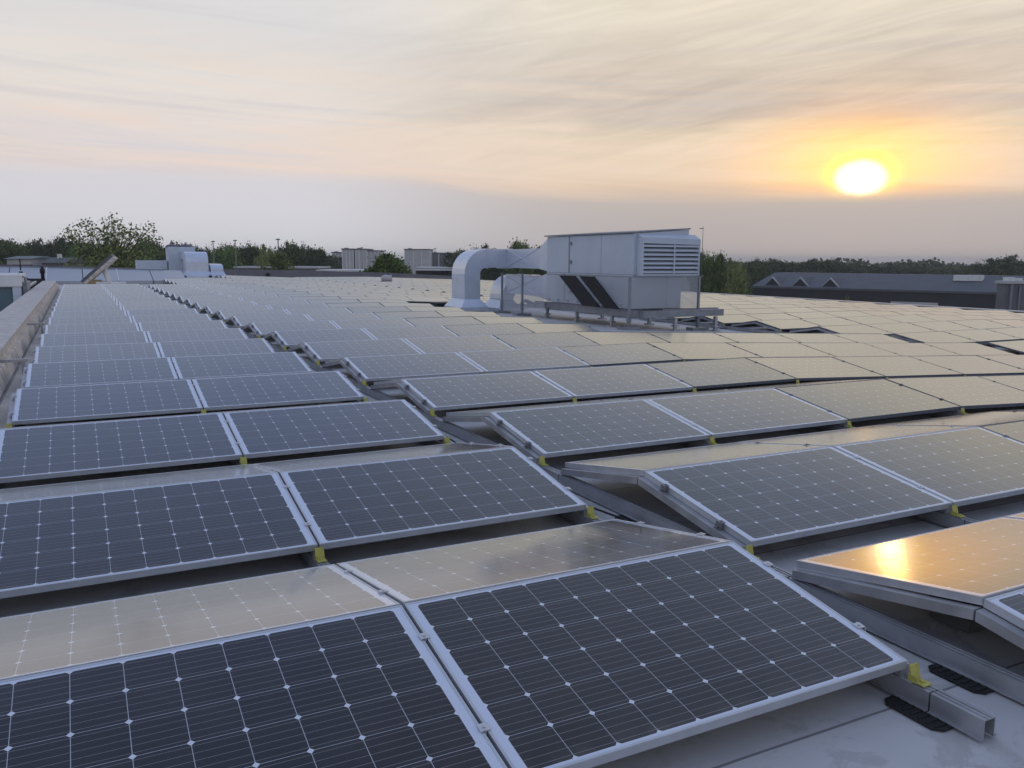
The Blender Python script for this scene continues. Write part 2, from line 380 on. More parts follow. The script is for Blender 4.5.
# ------------------------------------------------------------------ roof shape
XB, SB = 7.097, -0.0404      # break line where the roof starts to fall to the right
XC = 15.60                   # valley, flat beyond
XD, SD = 22.54, -0.0335       # second break near the right edge
XE = 34.9                    # right edge
YF = 78.0                    # far edge
RZ = -0.33
def zr(x):                   # height of the ridge plane above/below 0
    if x <= XB: return 0.0
    if x <= XD: return SB*(min(x, XC)-XB)
    return SB*(XC-XB) + SD*(x-XD)

rb = MB()
xs = [-2.1, XB, XC, XD, XE]; ys = [-14, 0, 20, 40, 60, YF]
for a, b in zip(xs, xs[1:]):
    for c, d in zip(ys, ys[1:]):
        rb.quad([(a, c, RZ+zr(a)), (b, c, RZ+zr(b)), (b, d, RZ+zr(b)), (a, d, RZ+zr(a))])
# body of the building under the roof
rb.quad([(-2.1, -14, RZ), (XE, -14, RZ+zr(XE)), (XE, -14, -9), (-2.1, -14, -9)], 1)
rb.quad([(XE, -14, RZ+zr(XE)), (XE, YF, RZ+zr(XE)), (XE, YF, -9), (XE, -14, -9)], 1)
rb.quad([(XE, YF, RZ+zr(XE)), (-2.1, YF, RZ), (-2.1, YF, -9), (XE, YF, -9)], 1)
roof = rb.obj('roof_surface', [M['roof'], M['greywall']]); tag(roof, kind='structure')

GZ = -9.0
gb = MB(); gb.quad([(-2499,-599,GZ), (2999,-599,GZ), (2999,2999,GZ), (-2499,2999,GZ)])
tag(gb.obj('ground', M['ground']), kind='structure')
yb = MB(); yb.box(40, 110, 5, 160, GZ+0.004, GZ+0.02)
tag(yb.obj('yard', M['asphalt']), kind='structure')

# lower roof left of the parapet
lb = MB(); lb.box(-40, -2.62, -14, 52, -9, -0.95)
tag(lb.obj('lower_roof', M['roof']), kind='structure')

# ------------------------------------------------------------------ parapets
p = empty('parapet_wall', 'weathered concrete parapet with pale flat top running along the left side of the panels', 'wall', (-2.3, 10, RZ))
b = MB()
b.hexa([(-.30,-24,-.62),(.37,-24,-.62),(.37,36.2,-.62),(-.30,36.2,-.62),(-.30,-24,.375),(.27,-24,.375),(.27,36.2,.375),(-.30,36.2,.375)]); b.obj('wall_face', M['concrete'], p)
b = MB()
y = -24
while y < 36.2:
    L_ = min(6.0, 36.25-y); b.box(-0.33, 0.285, y+0.006, y+L_-0.006, 0.375, 0.435); y += 6.0
b.obj('coping', M['coping'], p, 0.008)
b = MB()
b.hexa([(0.40,-24,0.004), (0.585,-24,0.004), (0.585,36,0.004), (0.40,36,0.004), (0.40,-24,0.02), (0.585,-24,0.02), (0.585,36,0.02), (0.40,36,0.02)])
b.obj('cant_strip', M['cant'], p)
b = MB()
for yy in range(-22, 36, 3):
    b.hexa([(.30,yy,.06),(.385,yy,.06),(.385,yy+2.9,.06),(.30,yy+2.9,.06),(.275,yy,.27),(.335,yy,.27),(.335,yy+2.9,.27),(.275,yy+2.9,.27)])
b.obj('cladding_board', M['concrete'], p, 0.004)

p = empty('edge_parapet', 'low pale metal edge strip along the right side of the solar roof', 'parapet', (XE, 30, RZ+zr(XE)))
b = MB(); b.box(-0.15, 0.2, -44, YF-30, -0.3, 0.285); b.obj('kerb', M['darkwall'], p)
b = MB()
for k in range(-44, 48, 4): b.box(-0.19, 0.24, k+0.01, min(k+3.99, 47.99), 0.285, 0.33)
b.obj('metal_cap', M['alu'], p)
# far parapet, higher towards the left
pts = [(-30, 1.5), (-9, .74), (6, 0.32), (20, 0.10), (27, -0.12), (XE, -0.50)]
b = MB()
for (xa, za), (xb_, zb) in zip(pts, pts[1:]):
    b.hexa([(xa, YF-0.2, -0.8), (xb_, YF-0.2, -0.8), (xb_, YF+0.2, -0.8), (xa, YF+0.2, -0.8), (xa, YF-0.2, za), (xb_, YF-0.2, zb), (xb_, YF+0.2, zb), (xa, YF+0.2, za)])
tag(b.obj('far_parapet', M['greywall']), 'low grey wall closing off the far end of the solar roof', 'wall')

# raised roof section on the far left: sloping face of pale sheets
p = empty('raised_roof_section', 'sloping pale blue grey sheet face of the raised roof at the far left', 'roof section', (0, 54, RZ))
b = MB()
x = -30.0; nn = 0
while x < 4.0:
    w_ = 1.95
    za, zb = 1.10-0.024*(x+8), 1.10-0.024*(x+w_+8)
    b.hexa([(x+0.02, 0, -0.5), (x+w_-0.02, 0, -0.5), (x+w_-0.02, 3.2, -0.5), (x+0.02, 3.2, -0.5), (x+0.02, 0.0, 0.22), (x+w_-0.02, 0.0, 0.22), (x+w_-0.02, 3.0, zb), (x+0.02, 3.0, za)])
    x += w_; nn += 1
b.obj('sloping_sheet', mat('pale_sheet', (0.40, 0.42, 0.46), 0.35, 0.3, 0.05, 1), p, 0.01)
b = MB(); x = -30.0
while x < 4.1:
    za = 1.10-0.024*(x+8)
    b.hexa([(x-0.03, 0, 0.22), (x+0.03, 0, 0.22), (x+0.03, 3.0, za), (x-0.03, 3.0, za), (x-0.03, 0, 0.25), (x+0.03, 0, 0.25), (x+0.03, 3.0, za+0.04), (x-0.03, 3.0, za+0.04)])
    x += 1.95*2
b.obj('cover_strip', M['white'], p)
b = MB(); b.hexa([(-30,2.98,-0.5),(4,2.98,-0.5),(4,3.3,-0.5),(-30,3.3,-0.5),(-30,2.98,1.68),(4,2.98,.86),(4,3.3,.86),(-30,3.3,1.68)])
b.obj('ridge_cap', M['steel'], p)

# ------------------------------------------------------------------ solar modules
CP, PW, PL, TH, TILT, PITCHY, GR = 1.67, 0.99, 1.658, 0.035, R(9.66), 2.285, 0.012
def frame_mb(simple=False):
    b = MB(); hx = PL/2; l = 0.0095
    if simple: return b
    b.box(-hx, hx, 0, l, -TH, 0); b.box(-hx, hx, PW-l, PW, -TH, 0)
    b.box(-hx, -hx+l, l, PW-l, -TH, 0); b.box(hx-l, hx, l, PW-l, -TH, 0)
    # bottom flange
    b.box(-hx+l, hx-l, l, 0.03, -TH, -TH+0.002); b.box(-hx+l, hx-l, PW-0.03, PW-l, -TH, -TH+0.002)
    return b
FR = frame_mb().mesh('panel_frame', M['alu'])
b = MB(); hx = PL/2-0.0095; y0, y1 = 0.0095, PW-0.0095
b.quad([(-hx,y0,-0.0015),(hx,y0,-0.0015),(hx,y1,-0.0015),(-hx,y1,-0.0015)], 0, [(-hx,y0),(hx,y0),(hx,y1),(-hx,y1)])
b.quad([(-hx,y1,-0.0065),(hx,y1,-0.0065),(hx,y0,-0.0065),(-hx,y0,-0.0065)], 1, [(0,0)]*4)
GL = b.mesh('cell_glass', [M['cell'], M['back']])
def clamp_mb(end=0):
    b = MB()
    # end=0: mid clamp straddling the gap; +-1: end clamp
    b.box(-0.018, 0.018, -0.017, 0.017, 0.0012, 0.0045)
    b.box(-0.004, 0.004, -0.017, 0.017, -0.02, 0.0012)
    b.tube([(0,0,0.0045), (0,0,0.010)], 0.006, 8)
    if end:
        b.box(min(0.012*end, 0.030*end), max(0.012*end, 0.030*end), -0.02, 0.02, -0.036, -0.031)
        b.box(min(0.012*end, 0.016*end), max(0.012*end, 0.016*end), -0.025, 0.025, -0.031, 0.0012)
        b.tube([(0.023*end,0,-0.031), (0.023*end,0,-0.020)], 0.005, 8)
    return b
b = MB(); b.quad([(-hx,y0,-0.0015),(hx,y0,-0.0015),(hx,y1,-0.0015),(-hx,y1,-0.0015)], 0, [(-hx,y0),(hx,y0),(hx,y1),(-hx,y1)])
b.quad([(-hx,y1,-0.0065),(hx,y1,-0.0065),(hx,y0,-0.0065),(-hx,y0,-0.0065)], 1, [(0,0)]*4)
GLD = b.mesh('cell_glass_dark', [M['cell_dark'], M['back']])
FRD = frame_mb().mesh('panel_frame_dark', M['alu_dark'])
CL = {e: clamp_mb(e).mesh('clamp', M['clamp']) for e in (0, -1, 1)}
CLD = {e: clamp_mb(e).mesh('clamp_dark', M['clamp_dark']) for e in (0, -1, 1)}
isdark = lambda bl, c: bl == 'C' or (bl == 'R' and c >= 2)

JR = random.Random(4)
panels = []     # (block, row, col, side, matrix, area, visible)
def pmatrix(xc, yr, side):
    z = zr(xc); slope = SB if XB < xc < XC else (SD if xc > XD else 0.0)
    Rr = Matrix.Rotation(-math.atan(slope), 4, 'Y')
    T = Matrix.Translation((xc, yr, z))
    Rs = Matrix.Rotation(PI if side == 'back' else 0, 4, 'Z')
    low = Matrix.Translation((0, -(PW*math.cos(TILT)+GR*0.5), -PW*math.sin(TILT)))
    j1, j2 = R(JR.gauss(0, .10)), R(JR.gauss(0, .06))
    return T @ Rr @ Rs @ low @ Matrix.Rotation(TILT+j1, 4, 'X') @ Matrix.Rotation(j2, 4, 'Y')
XL0 = -CP; XR0 = CP+0.4174; XC0 = 15.86
def row_y(block, i): return i*PITCHY + (0 if block == 'L' else -0.980)
UNITROWS = range(6, 13)
for i in range(0, 20):
    for c in range(2): 
        for s in ('front', 'back'): panels.append(['L', i, c, s, pmatrix(XL0+CP*(c+.5), row_y('L', i), s), c == 1 and 1 or 0])
for i in range(0, 32):
    cols = range(8)
    if i in UNITROWS: cols = range(4)
    if i == 0: cols = range(0, 3)
    if i >= 26 : cols = range(4, 8)
    elif i >= 20: cols = range(1, 8)
    cols = list(cols)
    for c in cols:
        for s in ('front', 'back'):
            panels.append(['R', i, c, s, pmatrix(XR0+CP*(c+.5), row_y('R', i), s), 1 if c == cols[-1] else 0])
for i in range(3, 33):
    for c in range(11):
        for s in ('front', 'back'):
            panels.append(['C', i, c, s, pmatrix(XC0+CP*(c+.5), row_y('C', i), s), 1 if c == 10 else 0])
def area(mw):
    pts = [mw @ Vector(q) for q in ((-.825,0,0),(.825,0,0),(.825,.99,0),(-.825,.99,0))]
    n = mw.to_3x3() @ Vector((0,0,1)); c = sum(pts, Vector())/4
    facing = n.dot(CAMP-c)
    pr = [proj(q) for q in pts]
    if any(q[2] < 0.4 for q in pr): 
        return 1e6 if (CAMP-c).length < 3 and facing > 0 and c.dot(fw) > CAMP.dot(fw) else 0
    inside = any(-5 < q[0] < 1029 and -5 < q[1] < 773 for q in pr)
    if not inside: return 0
    a = 0
    for k in range(4):
        p, q = pr[k], pr[(k+1) % 4]; a += p[0]*q[1]-q[0]*p[1]
    a = abs(a)/2
    return a if facing > 0 else 0
for q in panels: q.append(area(q[4]))
order = sorted(range(len(panels)), key=lambda k: -panels[k][6])
chosen = set(k for k in order[:296] if panels[k][6] > 0)
BN = {'L': 'narrow parapet-side block', 'R': 'wide middle block', 'C': 'far right block'}
SN = {'front': 'front-slope', 'back': 'rear-slope'}
special = {('L',0,1,'front'): 'large dark solar panel in the foreground with its corner above a yellow bracket',
           ('L',0,0,'front'): 'dark solar panel cut by the bottom left corner of the photo',
           ('L',0,1,'back'): 'tan reflecting rear-slope panel right behind the large foreground panel',
           ('L',0,0,'back'): 'tan reflecting rear-slope panel at the left edge behind the nearest ridge',
           ('R',0,0,'back'): 'orange glowing panel mirroring the sun as a bright yellow streak',
           ('R',0,0,'front'): 'sliver of dark panel below the orange glowing one at the right edge',
           ('R',1,0,'front'): 'grey solar panel with raised left end beside the walkway, second row right of it',
           ('L',1,1,'front'): 'dark panel with yellow bracket at right corner, second row of the narrow block',
           ('L',1,0,'front'): 'dark panel at the left edge, second row of the narrow parapet-side block'}
FN = empty  # readability
lo_f = MB(); lo_n = 0
rowcolors = {}
for k, (bl, i, c, s, mw, last, ar) in enumerate(panels):
    if k in chosen:
        key = (bl, i, c, s)
        if key in special: lab = special[key]
        elif bl == 'L': lab = f"{SN[s]} solar panel, {'left' if c == 0 else 'right'} of the pair, {ORD[i]} row, {BN[bl]}"
        elif bl == 'R': lab = f"{SN[s]} solar panel, {ORD[c]} from the walkway, {ORD[i]} row, {BN[bl]}"
        else: lab = f"{SN[s]} solar panel, {ORD[c]} column, {ORD[i-3]} row, {BN[bl]}"
        e = empty('solar_panel', lab, 'solar panel', group='solar panels on the roof', mw=mw)
        dk = isdark(bl, c); link('frame', FRD if dk else FR, e); link('glass_face', GLD if dk else GL, e)
        if ar > 260:
            fs = -1 if c == 0 else 0
            cl = [( -CP/2, fs)]
            if last: cl.append((CP/2, 1))
            for xx, en in cl:
                for yy in (0.24, 0.76): link('clamp', (CLD if dk or (bl == 'R' and c == 0) else CL)[en], e, loc=(xx, yy, 0))
    else:
        hx = PL/2
        def q4(x0, x1, y0, y1, z): return [mw @ Vector(t) for t in ((x0,y0,z),(x1,y0,z),(x1,y1,z),(x0,y1,z))]
        l = 0.0095
        dk = isdark(bl, c); fm = 4 if dk else 1
        lo_f.quad(q4(-hx+l, hx-l, l, PW-l, -0.0015), 3 if dk else 0, [(-hx+l,l),(hx-l,l),(hx-l,PW-l),(-hx+l,PW-l)])
        for a in ((-hx, hx, 0, l), (-hx, hx, PW-l, PW), (-hx, -hx+l, l, PW-l), (hx-l, hx, l, PW-l)):
            lo_f.quad(q4(*a, 0.0), fm)
        P8 = [mw @ Vector(t) for t in ((-hx,0,0),(hx,0,0),(hx,PW,0),(-hx,PW,0),(-hx,0,-TH),(hx,0,-TH),(hx,PW,-TH),(-hx,PW,-TH))]
        for a in ((0,4,5,1), (1,5,6,2), (2,6,7,3), (3,7,4,0)): lo_f.quad([P8[t] for t in a], fm)
        lo_f.quad(q4(-hx, hx, PW, 0, -TH+0.004)[::1], 2)
        lo_n += 1
fo = lo_f.obj('solar_panel_field', [M['cell'], M['alu'], M['back'], M['cell_dark'], M['alu_dark']], fix=False)
tag(fo, 'the remaining far and hidden solar panels of the roof arrays', 'solar panels', kind='stuff')

# ------------------------------------------------------------------ mounting rails
RT = -0.245  # rail top relative to the ridge plane
def rail_meshes():
    out = {}
    b = MB(); y0, y1 = -1.30, PITCHY-1.31
    for a, c in ((y0, y0+0.21), (y0+0.216, y1)):
        b.box(-0.03, 0.03, a, c, RT-0.003, RT); b.box(-0.03, -0.0265, a, c, RT-0.07, RT-0.003); b.box(0.0265, 0.03, a, c, RT-0.07, RT-0.003)
        b.box(0.0265, 0.045, a, c, RT-0.073, RT-0.07); b.box(-0.045, -0.0265, a, c, RT-0.073, RT-0.07)
        b.box(-0.012, -0.009, a, c, RT, RT+0.004); b.box(0.009, 0.012, a, c, RT, RT+0.004)
    out['profile'] = b.mesh('rail_profile', M['rail'])
    for s in (-1, 1):
        b = MB(); ct, st_ = math.cos(TILT), math.sin(TILT)
        for (o, h) in ((-TH-0.003, -TH-0.048),):
            pts = []
            for yy, in ((0.02,), (0.985,)):
                Y = s*(PW-yy)*ct; Z = -(PW-yy)*st_
                pts.append((Y, Z))
            (ya, za), (yb_, zb) = pts
            b.hexa([(-0.025,ya,za+h),(0.025,ya,za+h),(0.025,yb_,zb+h),(-0.025,yb_,zb+h),(-0.025,ya,za+o),(0.025,ya,za+o),(0.025,yb_,zb+o),(-0.025,yb_,zb+o)])
        me = b.mesh('slope_beam', M['rail'])
        import bmesh
        bm = bmesh.new(); bm.from_mesh(me); bmesh.ops.recalc_face_normals(bm, faces=bm.faces); bm.to_mesh(me); bm.free()
        out['beam%d' % s] = me
        b = MB(); yl = s*(PW*math.cos(TILT)+0.012)
        f = -s
        # plate leaning back against the frame edge, foot, and folded top hook
        lo, hi = RT+0.004, -0.182
        b.hexa([(-0.024,yl+s*0.020,lo),(0.024,yl+s*0.020,lo),(0.024,yl+s*0.014,lo),(-0.024,yl+s*0.014,lo),
                (-0.024,yl+s*0.004,hi),(0.024,yl+s*0.004,hi),(0.024,yl-s*0.002,hi),(-0.024,yl-s*0.002,hi)])
        b.box(-0.024, 0.024, min(yl+s*0.013, yl+s*0.068), max(yl+s*0.013, yl+s*0.068), RT+0.0045, RT+0.010)
        b.tube([(0, yl+s*0.045, RT+0.01), (0, yl+s*0.045, RT+0.018)], 0.009, 8)
        b.box(-0.026, -0.022, min(yl, yl+s*0.04), max(yl, yl+s*0.04), RT+0.0045, RT+0.03)
        me = b.mesh('bracket', M['yellow'])
        bm = bmesh.new(); bm.from_mesh(me); bmesh.ops.recalc_face_normals(bm, faces=bm.faces); bm.to_mesh(me); bm.free()
        out['br%d' % s] = me
    b = MB()
    # ribbed mat with clipped corners
    w, h, c = 0.105, 0.125, 0.03
    outl = [(-w+c,-h),(w-c,-h),(w,-h+c),(w,h-c),(w-c,h),(-w+c,h),(-w,h-c),(-w,-h+c)]
    k = [(x-0.015, y-1.07, RZ+0.004) for x, y in outl]; t = [(x-0.015, y-1.07, RZ+0.010) for x, y in outl]
    b.quad(t)
    for j in range(8): b.quad([k[j], k[(j+1)%8], t[(j+1)%8], t[j]])
    for r_ in range(-3, 4): b.box(-w, w-0.03, r_*0.033-1.07-0.005, r_*0.033-1.07+0.005, RZ+0.0085, RZ+0.0145)
    out['pad'] = b.mesh('rubber_pad', M['rubber'])
    b = MB(); b.box(-0.02, 0.02, -0.03, 0.03, RT+0.001, -0.09); b.box(-0.04, 0.04, -0.05, 0.05, RT+0.001, RT+0.008)
    out['post'] = b.mesh('ridge_post', M['rail'])
    return out
RM = rail_meshes()
def rail(block, i, ci, X0, label, full=True):
    x = X0 + ci*CP
    e = empty('mounting_rail', label, 'mounting rail', (x, row_y(block, i), zr(x)), group='mounting rails under the panels')
    link('rail_profile', RM['profile'], e)
    link('bracket', RM['br-1'], e)
    if full:
        link('slope_beam', RM['beam-1'], e); link('slope_beam', RM['beam1'], e)
        link('rubber_pad', RM['pad'], e, loc=(0, 1.08 if block == 'R' else 0, 0))
for i in range(0, 12):
    rail('L', i, 2, XL0+0.018, 'bare aluminium rail end sticking out on a rubber pad in the foreground' if i == 0 else
         f'metal rail under the right edge of the narrow parapet-side block, {ORD[i]} row')
for i in range(0, 7):
    rail('L', i, 1, XL0, f'metal rail with yellow bracket between the two narrow-block columns, {ORD[i]} row', i < 3)
for i in range(1, 7):
    rail('L', i, 0, XL0-0.018, f'metal rail under the parapet side edge of the narrow block, {ORD[i]} row', i < 5)
for i in range(0, 12):
    rail('R', i, 0, XR0-0.018, f'metal rail under the walkway edge of the wide middle block, {ORD[i]} row')
for i in range(1, 5):
    for c in range(1, 9):
        u, v, z = proj((XR0+c*CP, row_y('R', i)-1, 0))
        if -20 < u < 1050 and z > 0: rail('R', i, c, XR0, f'rail and yellow bracket at {ORD[c-1]} joint from the walkway, {ORD[i]} middle-block row', i < 3)
for i in range(5, 10):
    rail('C', i, 0, XC0-0.018, f'dark rail under the left end of the far right block, {ORD[i-3]} row')

bl_ = empty('ballast_blocks', 'stacked concrete ballast blocks under the panel at the right photo edge', 'ballast', (2.62, -0.62, RZ))
for k in range(2):
    b = MB(); b.box(-.2, .2, -.1, .1, 0.004+k*.062, 0.062+k*.062); o_ = b.obj('block', M['greywall'], bl_, .004, loc=(0.02*k, 0.03*k, 0)); o_.rotation_euler.z = .05*k
rc = random.Random(3); b = MB(); pp = []
for k in range(60):
    t = k/59; pp.append((1.86+.035*math.sin(k*.7)+rc.uniform(-.01,.01), 0.4+t*24, RZ+.012+max(0, .05*math.sin(k*.9))))
b.tube(pp, .007, 6, cap=True)
cb = b.obj('cable', M['rubber']); tag(cb, 'black cable lying on the roof along the gap between the two panel blocks', 'cable')
# ------------------------------------------------------------------ rooftop air handling unit
bx, by = 12.35, 16.0
UR = RZ + zr(13.2)      # roof height there
unit = empty('air_handling_unit', 'large pale blue grey rooftop ventilation cabinet with louvres on a steel base', 'ventilation unit', (bx, by, UR))
def ub(name, m, boxes, bevel=0.0, parent=None):
    b = MB()
    for q in boxes: b.box(*[v-o for v, o in zip(q, (bx,bx,by,by,UR,UR))])
    return b.obj(name, m, parent or unit, bevel)
XU1, YU1 = 14.2, 20.75
# upper body with sloping top
b = MB(); o3 = Vector((bx, by, UR))
def P(*q): return tuple(Vector(q)-o3)
b.hexa([P(bx,by,0.92),P(XU1,by,0.92),P(XU1,YU1,0.92),P(bx,YU1,0.92),P(bx,by,2.03),P(XU1,by,2.16),P(XU1,YU1,2.16),P(bx,YU1,2.03)])
b.obj('upper_casing', M['cabinet'], unit, 0.01)
b = MB()
b.hexa([P(bx-.06,by-.02,2.035),P(XU1+.04,by-.02,2.17),P(XU1+.04,YU1+.1,2.17),P(bx-.06,YU1+.1,2.035),P(bx-.06,by-.02,2.075),P(XU1+.04,by-.02,2.21),P(XU1+.04,YU1+.1,2.21),P(bx-.06,YU1+.1,2.075)])
b.obj('roof_sheet', M['steel'], unit, 0.005)
ub('lower_casing', M['cabinet'], [(bx, XU1-0.2, by+0.02, YU1, 0.0, 0.915)], 0.01)
for q in [(bx-0.012, bx-0.002, y_, y_+0.05, z0, z1) for y_, z0, z1 in ((19.35,0.93,2.02),(19.6,0.05,0.9))]: ub('seam_cover', M['steel'], [q])
for q in [(bx-0.004, bx-0.001, 17.6, 17.608, 0.94, 2.02), (bx-0.004, bx-0.001, 17.9, 17.908, 0.02, 0.9), (13.5, 13.508, by+0.015, by+0.019, 0.02, 0.9)]: ub('panel_joint', M['steel'], [q])
b = MB()
for k in range(8):
    y_ = by+0.5+k*0.58; b.tube([P(bx-0.03, y_, 0.07), P(bx-0.001, y_, 0.07)], 0.045, 10)
b.obj('bolt_cap', M['cabinet_dark'], unit)
b = MB()
for z_ in (0.3, 0.6, 1.2, 1.75): b.box(*[v-o for v, o in zip((bx-0.04, bx-0.002, 19.22, 19.30, z_, z_+0.1), (bx,bx,by,by,UR,UR))])
b.obj('hinge', M['steel'], unit)
# louvre hood
h0, h1, hy = bx+0.10, bx+2.06, by-0.25
b = MB()
b.hexa([P(h0,hy,1.90),P(h1,hy,1.86),P(h1,by-.003,1.90),P(h0,by-.003,1.94),P(h0,hy,1.93),P(h1,hy,1.89),P(h1,by-.003,2.02),P(h0,by-.003,2.02)])
b.hexa([P(h0,hy,0.90),P(h0+.05,hy,0.90),P(h0+.05,by-.003,0.90),P(h0,by-.003,0.90),P(h0,hy,1.90),P(h0+.05,hy,1.90),P(h0+.05,by-.003,1.93),P(h0,by-.003,1.93)])
b.hexa([P(h1-.05,hy,0.90),P(h1,hy,0.90),P(h1,by-.003,0.90),P(h1-.05,by-.003,0.90),P(h1-.05,hy,1.86),P(h1,hy,1.86),P(h1,by-.003,1.89),P(h1-.05,by-.003,1.89)])
b.box(h0+.05-bx, h1-.05-bx, hy-by, -0.003, 0.90-UR, 0.95-UR)
b.hexa([P(h0+.05,hy,1.77),P(h1-.05,hy,1.74),P(h1-.05,hy+.03,1.74),P(h0+.05,hy+.03,1.77),P(h0+.05,hy,1.90),P(h1-.05,hy,1.86),P(h1-.05,hy+.03,1.86),P(h0+.05,hy+.03,1.90)])
hood = b.obj('louvre_hood', M['cabinet'], unit)
b = MB()
for k in range(7):
    z_ = 0.97+k*0.117
    b.hexa([P(h0+.051,hy+.0,z_),P(h1-.051,hy+.0,z_),P(h1-.051,hy+.11,z_+.075),P(h0+.051,hy+.11,z_+.075),P(h0+.051,hy+.0,z_+.045),P(h1-.051,hy+.0,z_+.045),P(h1-.051,hy+.11,z_+.09),P(h0+.051,hy+.11,z_+.09)])
b.obj('louvre_slat', M['cabinet'], unit)
ub('louvre_mullion', M['cabinet'], [(h0+1.05, h0+1.09, hy-0.012, hy-0.001, 0.95, 1.75)])
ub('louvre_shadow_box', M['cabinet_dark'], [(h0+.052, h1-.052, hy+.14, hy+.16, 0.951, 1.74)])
# steel base
ub('base_beam', M['steel'], [(bx-0.12, bx+0.02, 15.5, YU1+0.6, -0.22, -0.02), (XU1-0.1, XU1+.04, 15.5, YU1+.6, -0.22, -0.02),
   (bx-0.12, 14.95, 15.3, 15.48, -0.2, -0.02)] + [(bx+.025, XU1-.105, y_, y_+.12, -0.19, -0.03) for y_ in (16.2, 17.8, 19.4, 20.6)])
ub('cross_beam', M['steel'], [(bx+0.8, 15.1, 15.7, 15.88, -0.16, -0.0)])
for i, (x_, y_) in enumerate(((12.30, 16.9), (12.30, 20.6), (12.30, 18.8), (13.35, 15.4), (14.75, 15.4), (14.4, 20.6), (14.4, 18.0))):
    zz_ = RZ+zr(x_)
    ub('leg', M['rail'], [(x_-0.045, x_+0.045, y_-0.045, y_+0.045, zz_+0.04, -0.225), (x_-0.11, x_+0.11, y_-0.11, y_+0.11, zz_+0.002, zz_+0.04), (x_-0.09, x_+0.09, y_-0.09, y_+0.09, zz_+0.12, zz_+0.15)], 0.004)
# ducts
def rect_y(x, y0, y1, z0, z1): return [(x,y0,z0),(x,y1,z0),(x,y1,z1),(x,y0,z1)]
def duct(name, label, x0, x1, ya, yb_, zlow, ztop, xin, uz0, uz1, ux0, ux1, ux_end):
    zb = RZ+zr((x0+x1)/2)
    e = empty(name, label, 'air duct', ((x0+x1)/2, (ya+yb_)/2, zb), group='ducts of the ventilation unit')
    o = Vector(e.location)
    rel = lambda q: [tuple(Vector(t)-o) for t in q]
    wz = x1-x0; r_in = 0.22; H = ztop-zlow
    rectz = lambda a0, a1, b0, b1, z: [(a0,b0,z),(a1,b0,z),(a1,b1,z),(a0,b1,z)]
    b = MB()
    b.loft([rel(rectz(x0-.22, x1+.22, ya-.2, yb_+.2, zb+0.01)), rel(rectz(x0-.22, x1+.22, ya-.2, yb_+.2, zb+0.14)), rel(rectz(x0, x1, ya, yb_, zb+0.42))])
    b.obj('flared_base', M['duct'], e, 0.006)
    b = MB(); secs = [rel(rectz(x0, x1, ya, yb_, zb+0.42)), rel(rectz(x0, x1, ya, yb_, zlow-r_in))]
    n = 8; cx, cz = x1+r_in, zlow-r_in
    for k in range(1, n+1):
        t = PI/2*k/n; c_, s_ = math.cos(t), math.sin(t)
        ro_x = (x1-x0)+r_in; ro_z = H+r_in
        O = (cx-ro_x*c_, cz+ro_z*s_); I = (cx-r_in*c_, cz+r_in*s_)
        secs.append(rel([(O[0],ya,O[1]),(I[0],ya,I[1]),(I[0],yb_,I[1]),(O[0],yb_,O[1])]))
    b.loft(secs, cap=False); el = b.obj('elbow', M['duct'], e)
    b = MB()
    b.loft([rel([(cx,ya,ztop),(cx,ya,zlow),(cx,yb_,zlow),(cx,yb_,ztop)]), rel([(ux_end,ya,ztop+.02),(ux_end,ya,zlow),(ux_end,yb_,zlow),(ux_end,yb_,ztop+.02)])])
    b.obj('duct_run', M['duct'], e)
    for xx in (cx+0.02, cx+0.55*(ux_end-cx)):
        b = MB(); A_ = lambda k, m_: [(xx+k-o.x, ya-m_-o.y, zlow-m_-o.z), (xx+k-o.x, ya-m_-o.y, ztop+m_-o.z), (xx+k-o.x, yb_+m_-o.y, ztop+m_-o.z), (xx+k-o.x, yb_+m_-o.y, zlow-m_-o.z)]
        b.loft([A_(0, .0), A_(0, .035), A_(.05, .035), A_(.05, .0)], cap=False); b.obj('flange', M['duct'], e)
    # cross-broken transition back to the cabinet
    b = MB()
    A = [(ux0+.35, ya-.002, zlow),(ux1-.15, ya-.002, zlow),(ux1-.15, ya-.002, ztop),(ux0+.35, ya-.002, ztop)]
    B = [(ux0+.02, YU1+.55, zlow-.0),(ux1-.02, YU1+.55, zlow-.0),(ux1-.02, YU1+.55, ztop+.02),(ux0+.02, YU1+.55, ztop+.02)]
    Cc = [(ux0+.02, YU1+.003, uz0),(ux1-.02, YU1+.003, uz0),(ux1-.02, YU1+.003, uz1),(ux0+.02, YU1+.003, uz1)]
    b.loft([rel(A), rel(B), rel(Cc)])
    b.obj('transition', M['duct'], e)
    # folded diamond creases on the near side
    b = MB()
    m_ = [(A[3][i]+B[3][i])/2 for i in range(3)]
    for (p0, p1) in ((A[0], B[3]), (A[3], B[0])):
        b.tube(rel([(p0[0]-.004,p0[1],p0[2]), (p1[0]-.004,p1[1],p1[2])]), 0.012, 6)
    b.obj('crease', M['duct'], e)
    return e
duct('ventilation_duct', 'tall bright metal duct with curved top rising left of the ventilation unit', 11.05, 11.65, 24.3, 25.45, 1.02, 1.66, 0, 0.95, 1.98, bx, XU1, 13.7)
duct('ventilation_duct', 'short metal duct tucked under the tall duct beside the ventilation unit', 12.55, 13.0, 24.35, 25.4, 0.12, 0.74, 0, 0.02, 0.88, bx, XU1-.2, 14.1)

